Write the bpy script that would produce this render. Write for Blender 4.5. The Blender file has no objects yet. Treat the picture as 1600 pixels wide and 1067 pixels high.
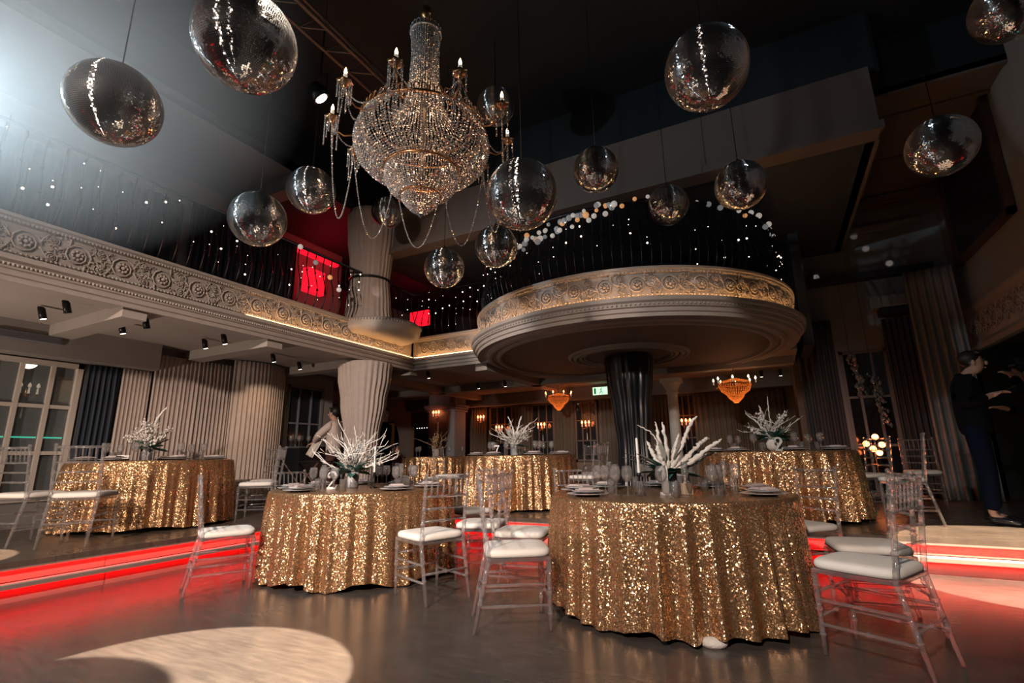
import bpy, math, random
from mathutils import Vector, Matrix, Euler
PI = math.pi
S = bpy.context.scene
COL = S.collection
random.seed(7)

# ------------------------------------------------------------------ camera
cam_d = bpy.data.cameras.new('camera'); cam = bpy.data.objects.new('camera', cam_d); COL.objects.link(cam)
cam_d.sensor_width = 36.0; cam_d.sensor_fit = 'HORIZONTAL'; cam_d.lens = 36.0 * 770 / 1600
cam_d.clip_start = 0.05; cam_d.clip_end = 100
def _cam():
    th, rho, yaw = math.radians(13.1), 0.015, math.radians(27.5)
    r0 = Vector((1, 0, 0)); f0 = Vector((0, math.cos(th), math.sin(th))); u0 = Vector((0, -math.sin(th), math.cos(th)))
    R0 = r0 * math.cos(rho) - u0 * math.sin(rho); U0 = r0 * math.sin(rho) + u0 * math.cos(rho)
    M = Matrix.Rotation(yaw, 3, 'Z')
    R, F, U = M @ R0, M @ f0, M @ U0
    m = Matrix((R, U, -F)).transposed().to_4x4(); m.translation = (0, 0, 1.05)
    return m
cam.matrix_world = _cam()
S.camera = cam

# ------------------------------------------------------------------ world and exposure
w = bpy.data.worlds.new('world'); S.world = w; w.use_nodes = True
w.node_tree.nodes['Background'].inputs[0].default_value = (0.10, 0.13, 0.16, 1)
w.node_tree.nodes['Background'].inputs[1].default_value = 0.02
S.view_settings.view_transform = 'Standard'; S.view_settings.look = 'None'
S.view_settings.exposure = 0.0; S.view_settings.gamma = 1.0; S.view_settings.use_curve_mapping = False
cy = S.cycles
cy.max_bounces = 10; cy.diffuse_bounces = 3; cy.glossy_bounces = 4; cy.transmission_bounces = 8; cy.transparent_max_bounces = 24; cy.volume_bounces = 0
cy.caustics_reflective = False; cy.caustics_refractive = False
cy.sample_clamp_indirect = 4.0; cy.sample_clamp_direct = 30.0
cy.use_denoising = True

# ------------------------------------------------------------------ lights of the hall (stage lamps, a moving head) and two added fills
def lamp(name, kind, loc, energy, color=(1, 1, 1), target=None, size=0.1, angle=None, blend=0.15, spread=None):
    d = bpy.data.lights.new(name, kind); o = bpy.data.objects.new(name, d); COL.objects.link(o)
    o.location = loc; d.energy = energy; d.color = color
    if kind == 'AREA':
        d.shape = 'DISK'; d.size = size
        if spread: d.spread = math.radians(spread)
    else: d.shadow_soft_size = size
    if kind == 'SPOT': d.spot_size = math.radians(angle); d.spot_blend = blend
    if target is not None:
        o.rotation_euler = (Vector(target) - Vector(loc)).to_track_quat('-Z', 'Y').to_euler()
    return o
# warm wash on tables and balcony fronts, from a stage lamp on the truss behind and left of the camera
lamp('stage_wash_light', 'SPOT', (-2.2, -2.6, 3.5), 3000, (1.0, 0.80, 0.67), (-4.9, 5.0, 0.75), size=0.12, angle=66, blend=1.0)
lamp('stage_wash_light', 'SPOT', (-0.4, -2.8, 4.0), 1900, (1.0, 0.82, 0.70), (-1.1, 5.0, 0.5), size=0.12, angle=48, blend=0.9)
# three hard-edged profile spots: pool on the dance floor, pool on the right steps, pool at the left steps
lamp('profile_spot_light', 'SPOT', (-1.79, 1.45, 4.83), 11000, (1.0, 0.80, 0.60), (-2.70, 1.54, 0), size=0.015, angle=20.6, blend=0.06)
lamp('profile_spot_light', 'SPOT', (1.9, 3.0, 5.4), 16000, (1.0, 0.80, 0.58), (1.78, 5.72, 0.1), size=0.015, angle=19.5, blend=0.06)
lamp('profile_spot_light', 'SPOT', (-4.4, 0.2, 5.2), 11000, (1.0, 0.80, 0.60), (-6.05, 1.45, 0.3), size=0.015, angle=13, blend=0.06)
# added fill lamp out of view on the left platform, brightening the gallery soffit
lamp('soffit_fill_light', 'SPOT', (-6.7, -0.6, 0.62), 330, (1.0, 0.80, 0.66), (-7.1, 3.4, 2.6), size=0.1, angle=95, blend=1.0)
# weak cool fill added to lift the dark right wall and ceiling panels
lamp('wall_fill_light', 'POINT', (0.9, 4.2, 5.9), 13, (0.80, 0.88, 1.0), size=0.15)
# cold moving head up on the left gallery, shining through the haze
lamp('moving_head_light', 'SPOT', (-5.35, 0.55, 3.85), 520, (0.70, 0.90, 1.0), (-1.8, 3.6, 2.0), size=0.06, angle=120, blend=0.6)

# ------------------------------------------------------------------ helpers
class MB:
    def __init__(s): s.v = []; s.f = []
    def add(s, vs, fs, M=None):
        n = len(s.v)
        if M is None: s.v += [tuple(v) for v in vs]
        else: s.v += [tuple(M @ Vector(v)) for v in vs]
        s.f += [tuple(i + n for i in f) for f in fs]; return s
    def box(s, x0, x1, y0, y1, z0, z1, M=None):
        vs = [(x, y, z) for x in (x0, x1) for y in (y0, y1) for z in (z0, z1)]
        return s.add(vs, [(0, 1, 3, 2), (4, 6, 7, 5), (0, 4, 5, 1), (2, 3, 7, 6), (0, 2, 6, 4), (1, 5, 7, 3)], M)
    def cbox(s, c, d, M=None):
        return s.box(c[0]-d[0]/2, c[0]+d[0]/2, c[1]-d[1]/2, c[1]+d[1]/2, c[2]-d[2]/2, c[2]+d[2]/2, M)
    def tube(s, pts, r, seg=8, closed=False, M=None, flat=1.0):
        pts = [Vector(p) for p in pts]; n = len(pts)
        rs = r if isinstance(r, (list, tuple)) else [r] * n
        vs = []; fs = []; prev = None
        for i, p in enumerate(pts):
            if closed: t = pts[(i+1) % n] - pts[i-1]
            else: t = pts[min(i+1, n-1)] - pts[max(i-1, 0)]
            if t.length < 1e-9: t = Vector((0, 0, 1))
            t.normalize()
            if prev is None:
                a = Vector((0, 0, 1)) if abs(t.z) < 0.9 else Vector((1, 0, 0))
                u = a.cross(t).normalized()
            else:
                u = prev - t * prev.dot(t)
                u = u.normalized() if u.length > 1e-6 else Vector((1, 0, 0))
            prev = u; b = t.cross(u)
            for k in range(seg):
                a = 2 * PI * k / seg
                vs.append(p + (u * math.cos(a) + b * math.sin(a) * flat) * rs[i])
        m = n if closed else n - 1
        for i in range(m):
            for k in range(seg):
                a, b2 = i * seg + k, i * seg + (k + 1) % seg
                c, d = ((i + 1) % n) * seg + (k + 1) % seg, ((i + 1) % n) * seg + k
                fs.append((a, b2, c, d))
        if not closed:
            fs.append(tuple(range(seg - 1, -1, -1))); fs.append(tuple(range((n - 1) * seg, n * seg)))
        return s.add(vs, fs, M)
    def lathe(s, prof, seg=32, M=None, a0=0.0, a1=2 * PI, fn=None):
        full = abs(a1 - a0 - 2 * PI) < 1e-6; cols = seg if full else seg + 1
        vs = []; fs = []; n = len(prof)
        for k in range(cols):
            a = a0 + (a1 - a0) * k / seg
            for i, (r, z) in enumerate(prof):
                rr = r if fn is None else fn(r, z, a, i)
                vs.append((rr * math.cos(a), rr * math.sin(a), z))
        for k in range(seg):
            k2 = (k + 1) % cols
            for i in range(n - 1):
                fs.append((k * n + i, k2 * n + i, k2 * n + i + 1, k * n + i + 1))
        return s.add(vs, fs, M)
    def ball(s, c, r, seg=8, rings=6, M=None, sc=(1, 1, 1)):
        vs = [(c[0], c[1], c[2] - r * sc[2])]; fs = []
        for i in range(1, rings):
            p = -PI / 2 + PI * i / rings
            for k in range(seg):
                a = 2 * PI * k / seg
                vs.append((c[0] + r * sc[0] * math.cos(p) * math.cos(a), c[1] + r * sc[1] * math.cos(p) * math.sin(a), c[2] + r * sc[2] * math.sin(p)))
        vs.append((c[0], c[1], c[2] + r * sc[2])); top = len(vs) - 1
        for k in range(seg):
            fs.append((0, 1 + (k + 1) % seg, 1 + k))
            for i in range(rings - 2):
                a = 1 + i * seg
                fs.append((a + k, a + (k + 1) % seg, a + seg + (k + 1) % seg, a + seg + k))
            fs.append((top - seg + k, top - seg + (k + 1) % seg, top))
        return s.add(vs, fs, M)
    def octa(s, c, r, M=None, h=1.0):
        x, y, z = c
        return s.add([(x+r, y, z), (x, y+r, z), (x-r, y, z), (x, y-r, z), (x, y, z+r*h), (x, y, z-r*h)],
                     [(0, 1, 4), (1, 2, 4), (2, 3, 4), (3, 0, 4), (1, 0, 5), (2, 1, 5), (3, 2, 5), (0, 3, 5)], M)
    def prism(s, poly, z0, z1, M=None):
        n = len(poly)
        vs = [(x, y, z0) for x, y in poly] + [(x, y, z1) for x, y in poly]
        fs = [tuple(range(n - 1, -1, -1)), tuple(range(n, 2 * n))] + [(i, (i + 1) % n, n + (i + 1) % n, n + i) for i in range(n)]
        return s.add(vs, fs, M)
    def extrude_profile(s, prof, p0, p1, out):
        # profile (d, z) pushed along the line p0 -> p1; out = horizontal direction of +d
        vs = []; n = len(prof)
        for p in (p0, p1):
            for d, z in prof: vs.append((p[0] + out[0] * d, p[1] + out[1] * d, z))
        fs = [(i, i + 1, n + i + 1, n + i) for i in range(n - 1)]
        fs += [tuple(range(n)), tuple(range(2 * n - 1, n - 1, -1)), (n - 1, 0, n, 2 * n - 1)]
        return s.add(vs, fs)
    def mesh(s, name, mat, smooth=False):
        me = bpy.data.meshes.new(name); me.from_pydata(s.v, [], s.f); me.update()
        if smooth: me.polygons.foreach_set('use_smooth', [True] * len(me.polygons))
        if mat is not None: me.materials.append(MAT[mat] if isinstance(mat, str) else mat)
        return me
    def build(s, name, mat, parent=None, smooth=False, loc=None, rot=None, bevel=0.0, auto=None):
        o = bpy.data.objects.new(name, s.mesh(name, mat, smooth)); COL.objects.link(o)
        if parent is not None: o.parent = parent
        if loc is not None: o.location = loc
        if rot is not None: o.rotation_euler = rot
        if bevel:
            b = o.modifiers.new('bevel', 'BEVEL'); b.width = bevel; b.segments = 2; b.limit_method = 'ANGLE'
        return o
def inst(name, me, parent=None, loc=(0, 0, 0), rot=(0, 0, 0), scale=None):
    o = bpy.data.objects.new(name, me); COL.objects.link(o); o.parent = parent
    o.location = loc; o.rotation_euler = rot
    if scale is not None: o.scale = scale
    return o
def tag(o, label=None, cat=None, group=None, kind=None):
    if label: o['label'] = label
    if cat: o['category'] = cat
    if group: o['group'] = group
    if kind: o['kind'] = kind
    return o
def empty(name, loc=(0, 0, 0), rz=0.0, **k):
    o = bpy.data.objects.new(name, None); COL.objects.link(o); o.location = loc; o.rotation_euler = (0, 0, rz); o.empty_display_size = 0.1
    return tag(o, **k)
KIDS = {}
def copy_tree(o, parent=None):
    c = o.copy(); COL.objects.link(c); c.parent = parent
    for ch in o.children: copy_tree(ch, c)
    return c
def wave(seed, n, k0=3, k1=60):
    r = random.Random(seed); return [(r.randint(k0, k1), r.uniform(0, 2 * PI), r.uniform(.4, 1)) for _ in range(n)]

# ------------------------------------------------------------------ materials
MAT = {}
def mat(name, color, rough=0.5, metal=0.0, emit=None, estr=0.0, trans=0.0, ior=1.45, noise=0.0, nscale=8.0, bump=0.0, bscale=60.0, spec=0.5, sheen=0.0, coat=0.0, sample=True, alpha=None, noise2=None):
    m = bpy.data.materials.new(name); m.use_nodes = True; nt = m.node_tree; b = nt.nodes['Principled BSDF']
    b.inputs['Base Color'].default_value = (*color, 1); b.inputs['Roughness'].default_value = rough; b.inputs['Metallic'].default_value = metal
    b.inputs['IOR'].default_value = ior; b.inputs['Transmission Weight'].default_value = trans; b.inputs['Specular IOR Level'].default_value = spec
    if sheen: b.inputs['Sheen Weight'].default_value = sheen
    if coat: b.inputs['Coat Weight'].default_value = coat
    if emit: b.inputs['Emission Color'].default_value = (*emit, 1); b.inputs['Emission Strength'].default_value = estr
    tc = None
    if noise or bump: tc = nt.nodes.new('ShaderNodeTexCoord')
    if noise:
        n = nt.nodes.new('ShaderNodeTexNoise'); n.inputs['Scale'].default_value = nscale; n.inputs['Detail'].default_value = 5
        nt.links.new(tc.outputs['Object'], n.inputs['Vector'])
        mx = nt.nodes.new('ShaderNodeMix'); mx.data_type = 'RGBA'
        mx.inputs['A'].default_value = (*[c * (1 - noise) for c in color], 1)
        mx.inputs['B'].default_value = (*(noise2 or [min(1, c * (1 + noise)) for c in color]), 1)
        nt.links.new(n.outputs['Fac'], mx.inputs['Factor']); nt.links.new(mx.outputs['Result'], b.inputs['Base Color'])
    if bump:
        n = nt.nodes.new('ShaderNodeTexNoise'); n.inputs['Scale'].default_value = bscale; n.inputs['Detail'].default_value = 4
        nt.links.new(tc.outputs['Object'], n.inputs['Vector'])
        bp = nt.nodes.new('ShaderNodeBump'); bp.inputs['Strength'].default_value = bump; bp.inputs['Distance'].default_value = 0.02
        nt.links.new(n.outputs['Fac'], bp.inputs['Height']); nt.links.new(bp.outputs['Normal'], b.inputs['Normal'])
    if not sample: m.cycles.emission_sampling = 'NONE'
    MAT[name] = m; return m

mat('plaster', (0.36, 0.315, 0.285), 0.65, noise=0.12, nscale=5, bump=0.15, bscale=40)
mat('frieze', (0.43, 0.37, 0.33), 0.55, noise=0.2, nscale=18, bump=0.6, bscale=55)
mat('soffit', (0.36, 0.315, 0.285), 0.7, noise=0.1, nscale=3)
mat('soffit_shaded', (0.17, 0.135, 0.12), 0.7, noise=0.1, nscale=3)  # darker browner copy of soffit, shade under the balcony put into the colour
mat('wall_grey', (0.24, 0.25, 0.27), 0.75, noise=0.15, nscale=3)
mat('wall_taupe', (0.26, 0.235, 0.22), 0.75, noise=0.12, nscale=3)
mat('wall_brown', (0.15, 0.105, 0.075), 0.7, noise=0.2, nscale=4)
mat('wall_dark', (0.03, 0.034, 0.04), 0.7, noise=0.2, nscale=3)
mat('ceiling_grey', (0.26, 0.265, 0.27), 0.8, noise=0.08, nscale=2)
mat('ceiling_brown', (0.135, 0.102, 0.088), 0.8, noise=0.12, nscale=2)
mat('black_paint', (0.006, 0.010, 0.013), 0.6, noise=0.3, nscale=3)
mat('black_metal', (0.02, 0.02, 0.022), 0.35, metal=0.6)
mat('truss_metal', (0.20, 0.15, 0.12), 0.45, metal=0.7)
mat('iron', (0.012, 0.012, 0.014), 0.3, metal=0.5)
mat('beige_cloth', (0.42, 0.345, 0.305), 0.8, noise=0.12, nscale=14, sheen=0.15, bump=0.1, bscale=150)
mat('grey_cloth', (0.24, 0.215, 0.21), 0.85, noise=0.15, nscale=14, bump=0.1, bscale=150)
mat('navy_cloth', (0.022, 0.03, 0.045), 0.75, noise=0.2, nscale=14)
mat('charcoal_cloth', (0.055, 0.06, 0.07), 0.8, noise=0.2, nscale=14)
mat('brown_cloth', (0.11, 0.085, 0.06), 0.8, noise=0.2, nscale=14)
mat('black_satin', (0.010, 0.011, 0.014), 0.28, spec=0.7)
def mirror_mat():
    # mirror tiles: sharp reflection plus a brushed lobe stretched along the meridians
    m = bpy.data.materials.new('mirror'); m.use_nodes = True; nt = m.node_tree; nt.nodes.clear(); N = nt.nodes.new; L = nt.links.new
    out = N('ShaderNodeOutputMaterial'); tg = N('ShaderNodeTangent'); tg.direction_type = 'RADIAL'; tg.axis = 'Z'
    a = N('ShaderNodeBsdfAnisotropic'); a.inputs['Color'].default_value = (.86, .9, .93, 1); a.inputs['Roughness'].default_value = .05
    b = N('ShaderNodeBsdfAnisotropic'); b.inputs['Color'].default_value = (.95, .96, .97, 1); b.inputs['Roughness'].default_value = .32; b.inputs['Anisotropy'].default_value = .93; b.inputs['Rotation'].default_value = 0.0
    L(tg.outputs[0], b.inputs['Tangent'])
    mx = N('ShaderNodeMixShader'); mx.inputs[0].default_value = .30; L(a.outputs[0], mx.inputs[1]); L(b.outputs[0], mx.inputs[2]); L(mx.outputs[0], out.inputs['Surface'])
    MAT['mirror'] = m
mirror_mat()
mat('ball_core', (0.04, 0.04, 0.045), 0.5)
mat('gold', (0.55, 0.29, 0.14), 0.3, metal=1.0, noise=0.25, nscale=60)
mat('crystal', (0.85, 0.80, 0.77), 0.08, metal=0.75, noise=0.3, nscale=90)
mat('crystal_amber', (0.9, 0.42, 0.14), 0.2, metal=0.6, emit=(1.0, 0.22, 0.03), estr=0.35, sample=False)
mat('candle_wax', (0.85, 0.80, 0.74), 0.5, emit=(1.0, 0.8, 0.6), estr=0.25, sample=False)
mat('flame', (1, 0.7, 0.4), 0.5, emit=(1.0, 0.58, 0.30), estr=14, sample=False)
mat('flame_red', (1, 0.3, 0.1), 0.5, emit=(1.0, 0.22, 0.06), estr=16, sample=False)
def clear_mat(name, tint, edge, rough, refr, ior2, milk):
    # clear plastic / thin glass: see-through body with Fresnel reflection and a little refraction
    m = bpy.data.materials.new(name); m.use_nodes = True; nt = m.node_tree; nt.nodes.clear(); N = nt.nodes.new; L = nt.links.new
    out = N('ShaderNodeOutputMaterial'); lw = N('ShaderNodeLayerWeight'); lw.inputs['Blend'].default_value = .5
    pw = N('ShaderNodeMath'); pw.operation = 'POWER'; pw.inputs[1].default_value = 2.6; L(lw.outputs['Facing'], pw.inputs[0])
    fr = N('ShaderNodeMath'); fr.operation = 'MULTIPLY_ADD'; fr.inputs[1].default_value = edge; fr.inputs[2].default_value = .09; L(pw.outputs[0], fr.inputs[0])
    df = N('ShaderNodeBsdfDiffuse'); df.inputs[0].default_value = (.8, .78, .78, 1)
    tr = N('ShaderNodeBsdfTransparent'); tr.inputs[0].default_value = (*tint, 1); gl = N('ShaderNodeBsdfGlossy'); gl.inputs['Roughness'].default_value = rough
    rf = N('ShaderNodeBsdfRefraction'); rf.inputs['IOR'].default_value = ior2; rf.inputs['Roughness'].default_value = rough; rf.inputs['Color'].default_value = (*tint, 1)
    m1 = N('ShaderNodeMixShader'); m1.inputs[0].default_value = refr; L(tr.outputs[0], m1.inputs[1]); L(rf.outputs[0], m1.inputs[2])
    m2 = N('ShaderNodeMixShader'); L(fr.outputs[0], m2.inputs[0]); L(m1.outputs[0], m2.inputs[1]); L(gl.outputs[0], m2.inputs[2]); m3 = N('ShaderNodeMixShader'); m3.inputs[0].default_value = milk; L(m2.outputs[0], m3.inputs[1]); L(df.outputs[0], m3.inputs[2]); L(m3.outputs[0], out.inputs['Surface'])
    MAT[name] = m
clear_mat('acrylic', (0.97, 0.96, 0.97), 0.9, 0.08, 0.25, 1.2, .07)
clear_mat('glass', (0.985, 0.985, 0.985), 1.0, 0.05, 0.10, 1.25, .05)
mat('pane', (0.75, 0.8, 0.82), 0.02, trans=0.85, ior=1.3)
mat('dark_pane', (0.015, 0.018, 0.022), 0.06, spec=0.8)
mat('cushion', (0.70, 0.65, 0.60), 0.75, noise=0.08, nscale=10, bump=0.1, bscale=120)
mat('white_paint', (0.75, 0.72, 0.69), 0.45)
mat('white_matte', (0.72, 0.67, 0.62), 0.7, noise=0.12, nscale=30, bump=0.5, bscale=120)
mat('porcelain', (0.42, 0.40, 0.40), 0.25)
mat('napkin', (0.40, 0.33, 0.32), 0.8, noise=0.15, nscale=30)
mat('kraft', (0.45, 0.32, 0.22), 0.7, noise=0.1, nscale=30)
mat('leaf', (0.045, 0.15, 0.125), 0.45, noise=0.4, nscale=25)
mat('leaf_pale', (0.42, 0.42, 0.38), 0.6, noise=0.25, nscale=25)
mat('dried', (0.45, 0.30, 0.17), 0.8, noise=0.3, nscale=25)
mat('window_frame', (0.55, 0.48, 0.42), 0.5)
mat('window_frame_dark', (0.16, 0.165, 0.18), 0.5)
mat('riser', (0.26, 0.17, 0.145), 0.4, noise=0.15, nscale=9, bump=0.1, bscale=30)
mat('red_led', (1, 0.05, 0.05), 0.5, emit=(1.0, 0.003, 0.005), estr=40)
mat('red_led_top', (1, 0.05, 0.05), 0.5, emit=(1.0, 0.003, 0.003), estr=130)
mat('warm_led', (1, 0.7, 0.4), 0.5, emit=(1.0, 0.52, 0.19), estr=22)
mat('teal_led', (0.1, 0.8, 0.6), 0.5, emit=(0.03, 0.65, 0.42), estr=1.2, sample=False)
mat('red_glow', (1, 0.05, 0.05), 0.5, emit=(1.0, 0.01, 0.035), estr=0.9, sample=False)
mat('bulb', (1, 0.9, 0.8), 0.5, emit=(1.0, 0.80, 0.66), estr=4, sample=False)
mat('lamp_face', (1, 0.9, 0.8), 0.5, emit=(1.0, 0.84, 0.70), estr=6, sample=False)
mat('bauble_gold', (0.75, 0.42, 0.20), 0.3, emit=(1.0, .45, .17), estr=.45, sample=False)  # emission added to all three bauble colours so they look lit
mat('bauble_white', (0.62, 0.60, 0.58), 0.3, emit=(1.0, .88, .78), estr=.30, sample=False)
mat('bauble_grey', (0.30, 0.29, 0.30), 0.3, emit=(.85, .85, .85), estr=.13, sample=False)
mat('exit_face', (0.9, 1, 0.9), 0.5, emit=(0.55, 1.0, 0.62), estr=1.3, sample=False)
mat('exit_mark', (0.0, 0.2, 0.08), 0.5, emit=(0.02, 0.22, 0.08), estr=0.6, sample=False)
mat('skin', (0.50, 0.30, 0.22), 0.5, noise=0.1, nscale=20)
mat('hair', (0.012, 0.010, 0.009), 0.5)
mat('black_suit', (0.005, 0.005, 0.007), 0.9, spec=0.1)
mat('navy_trousers', (0.004, 0.006, 0.018), 0.9, spec=0.1)
mat('shirt_white', (0.62, 0.52, 0.47), 0.8)
mat('apron', (0.06, 0.022, 0.02), 0.8)
mat('yellow_cloth', (0.62, 0.36, 0.12), 0.7)
mat('phone', (0.02, 0.02, 0.025), 0.15)
mat('wood_dark', (0.10, 0.055, 0.04), 0.5, noise=0.3, nscale=10)
mat('picture', (0.015, 0.02, 0.024), 0.35, noise=0.5, nscale=3)
mat('frame_bronze', (0.10, 0.055, 0.035), 0.4, metal=0.3)
mat('art_gold', (0.42, 0.34, 0.22), 0.6, noise=0.5, nscale=9)
mat('concrete_step', (0.42, 0.37, 0.33), 0.5, noise=0.12, nscale=6)

def floor_mat(name, c1, c2, rough):
    m = bpy.data.materials.new(name); m.use_nodes = True; nt = m.node_tree; b = nt.nodes['Principled BSDF']; N = nt.nodes.new; L = nt.links.new
    tc = N('ShaderNodeTexCoord')
    n1 = N('ShaderNodeTexNoise'); n1.inputs['Scale'].default_value = 1.3; n1.inputs['Detail'].default_value = 8; n1.inputs['Roughness'].default_value = 0.62
    mp = N('ShaderNodeMapping'); mp.inputs['Scale'].default_value = (1, 6, 1); L(tc.outputs['Object'], mp.inputs['Vector'])
    n2 = N('ShaderNodeTexNoise'); n2.inputs['Scale'].default_value = 5; n2.inputs['Detail'].default_value = 6; L(mp.outputs['Vector'], n2.inputs['Vector'])
    L(tc.outputs['Object'], n1.inputs['Vector'])
    a = N('ShaderNodeMath'); a.operation = 'ADD'; L(n1.outputs['Fac'], a.inputs[0]); L(n2.outputs['Fac'], a.inputs[1])
    r = N('ShaderNodeMapRange'); r.inputs['From Min'].default_value = 0.7; r.inputs['From Max'].default_value = 1.3; L(a.outputs[0], r.inputs['Value'])
    mx = N('ShaderNodeMix'); mx.data_type = 'RGBA'; mx.inputs['A'].default_value = (*c1, 1); mx.inputs['B'].default_value = (*c2, 1)
    L(r.outputs['Result'], mx.inputs['Factor']); L(mx.outputs['Result'], b.inputs['Base Color'])
    r2 = N('ShaderNodeMapRange'); r2.inputs['To Min'].default_value = rough - 0.07; r2.inputs['To Max'].default_value = rough + 0.12; L(n1.outputs['Fac'], r2.inputs['Value']); L(r2.outputs['Result'], b.inputs['Roughness'])
    bp = N('ShaderNodeBump'); bp.inputs['Strength'].default_value = 0.06; bp.inputs['Distance'].default_value = 0.02; L(n2.outputs['Fac'], bp.inputs['Height']); L(bp.outputs['Normal'], b.inputs['Normal'])
    b.inputs['Specular IOR Level'].default_value = 0.6
    MAT[name] = m
floor_mat('floor_dark', (0.040, 0.034, 0.031), (0.085, 0.070, 0.060), 0.22)
floor_mat('deck', (0.06, 0.045, 0.036), (0.12, 0.09, 0.07), 0.26)

def sequin_mat(name, c_hi, c_lo):
    # gold sequins: every cell of a fine Voronoi is one small tilted disc
    m = bpy.data.materials.new(name); m.use_nodes = True; nt = m.node_tree; b = nt.nodes['Principled BSDF']; N = nt.nodes.new; L = nt.links.new
    tc = N('ShaderNodeTexCoord'); geo = N('ShaderNodeNewGeometry')
    vo = N('ShaderNodeTexVoronoi'); vo.inputs['Scale'].default_value = 145; L(tc.outputs['Object'], vo.inputs['Vector'])
    sub = N('ShaderNodeVectorMath'); sub.operation = 'SUBTRACT'; sub.inputs[1].default_value = (0.5, 0.5, 0.5); L(vo.outputs['Color'], sub.inputs[0])
    sc = N('ShaderNodeVectorMath'); sc.operation = 'SCALE'; sc.inputs['Scale'].default_value = 0.72; L(sub.outputs[0], sc.inputs[0])
    ad = N('ShaderNodeVectorMath'); ad.operation = 'ADD'; L(geo.outputs['Normal'], ad.inputs[0]); L(sc.outputs[0], ad.inputs[1])
    no = N('ShaderNodeVectorMath'); no.operation = 'NORMALIZE'; L(ad.outputs[0], no.inputs[0]); L(no.outputs[0], b.inputs['Normal'])
    sep = N('ShaderNodeSeparateColor'); L(vo.outputs['Color'], sep.inputs[0])
    mx = N('ShaderNodeMix'); mx.data_type = 'RGBA'; mx.inputs['A'].default_value = (*c_lo, 1); mx.inputs['B'].default_value = (*c_hi, 1)
    L(sep.outputs['Green'], mx.inputs['Factor']); L(mx.outputs['Result'], b.inputs['Base Color'])
    b.inputs['Metallic'].default_value = 0.85; b.inputs['Roughness'].default_value = 0.22
    MAT[name] = m
sequin_mat('sequin', (0.85, 0.55, 0.32), (0.42, 0.20, 0.08))
# ================================================================== THE ROOM
def struct(o, label=None):
    o['kind'] = 'structure'
    if label: o['label'] = label
    return o
struct(MB().box(-10, 6.5, -6, 13, -0.12, 0).build('floor', 'floor_dark'), 'dark polished dance floor with brown streaks')

# ---- raised platform with two red-lit steps (left arm along y, far arm along x)
PL, PF, TR = -5.40, 5.78, 0.06            # platform nose left (x), nose far (y), step tread
plat = struct(empty('platform'), 'raised brown deck with two red-lit steps around the dance floor')
MB().box(-9.9, PL, -6, 13, 0.255, 0.30).box(PL, 6.4, PF, 13, 0.255, 0.30).build('deck', 'deck', plat)
MB().box(PL + TR - .012, PL + TR, -6, PF - TR, .108, .139).box(PL + TR, 6.4, PF - TR, PF - TR + .012, .108, .139).box(PL - .008, PL, -6, PF, .238, .256).box(PL, 6.4, PF, PF + .008, .238, .256).build('nosing', 'riser', plat)
MB().box(-9.9, PL - 0.08, -5.9, 12.9, 0, 0.255).box(PL - 0.09, 6.3, PF + 0.10, 12.9, 0, 0.255).build('core', 'black_paint', plat)
MB().box(PL, PL + TR, -6, PF, 0.138, 0.15).box(PL + TR, 6.4, PF - TR, PF, 0.138, 0.15).build('step_tread', 'concrete_step', plat)
MB().box(PL - 0.08, PL + TR - 0.08, -5.9, PF - 0.08, 0, 0.115).box(PL + TR - 0.09, 6.3, PF - TR + 0.08, PF + 0.12, 0, 0.135).build('step_core', 'black_paint', plat)
for lvl, (z0, z1, off) in enumerate(((0.15, 0.253, 0.0), (0.0, 0.136, TR))):
    y = -5.0
    while y < PF - off - 0.1:
        y2 = min(y + 1.25, PF - off - 0.045)
        rc = .065 if lvl else .040
        MB().box(PL + off - rc - .012, PL + off - rc, y + 0.003, y2 - 0.003, z0, z1).build('riser_panel', 'riser', plat); y += 1.25
    x = PL + off - 0.04
    while x < 5.9:
        x2 = x + 1.25
        MB().box(x + 0.003, x2 - 0.003, PF - off + rc, PF - off + rc + .012, z0, z1).build('riser_panel', 'riser', plat); x = x2
    zl = z1 - 0.012
    if lvl == 0:
        MB().box(PL - .020, PL - .010, -5, PF + .008, .243, .2545).build('led_strip', 'red_led_top', plat); MB().box(PL - .010, 5.9, PF + .010, PF + .020, .243, .2545).build('led_strip', 'red_led_top', plat); continue
    MB().box(PL + off - 0.024, PL + off - 0.013, -5, PF - off + 0.01, zl - .008, zl + 0.011).build('led_strip', 'red_led', plat)
    MB().box(PL + off - 0.013, 5.9, PF - off + 0.013, PF - off + 0.024, zl - .008, zl + 0.011).build('led_strip', 'red_led', plat)

# ---- walls
WL, WB = -8.1, 12.0
m = MB().box(WL - .15, WL, -6, 1.3, 0, 5.6).box(WL - .15, WL, 3.1, 6.3, 0, 5.6).box(WL - .15, WL, 1.3, 3.1, 2.32, 5.6)
m.box(WL - .15, WL, 6.3, 7.15, 0, 1.0).box(WL - .15, WL, 6.3, 7.15, 2.45, 5.6).box(WL - .15, WL, 7.15, 7.4, 0, 5.6).box(-9.8, WL - .15, 7.25, 7.4, 0, 5.6).box(-9.9, -9.75, 7.25, WB, 0, 5.6)
struct(m.build('wall_left', 'wall_taupe'), 'taupe left wall behind the curtains under the gallery')
struct(MB().box(-9.9, 0.6, WB, WB + .15, 0, 2.75).box(0.45, 0.6, 10.6, WB, 0, 2.75).build('wall_back', 'wall_brown'), 'dark brown rear wall with tall windows')
struct(MB().box(-9.9, 0.75, WB, WB + .15, 2.75, 5.7).box(0.6, 0.75, 9.2, WB, 2.75, 5.6).build('wall_back_upper', 'wall_dark'), 'dark rear wall of the upper gallery')
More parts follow.
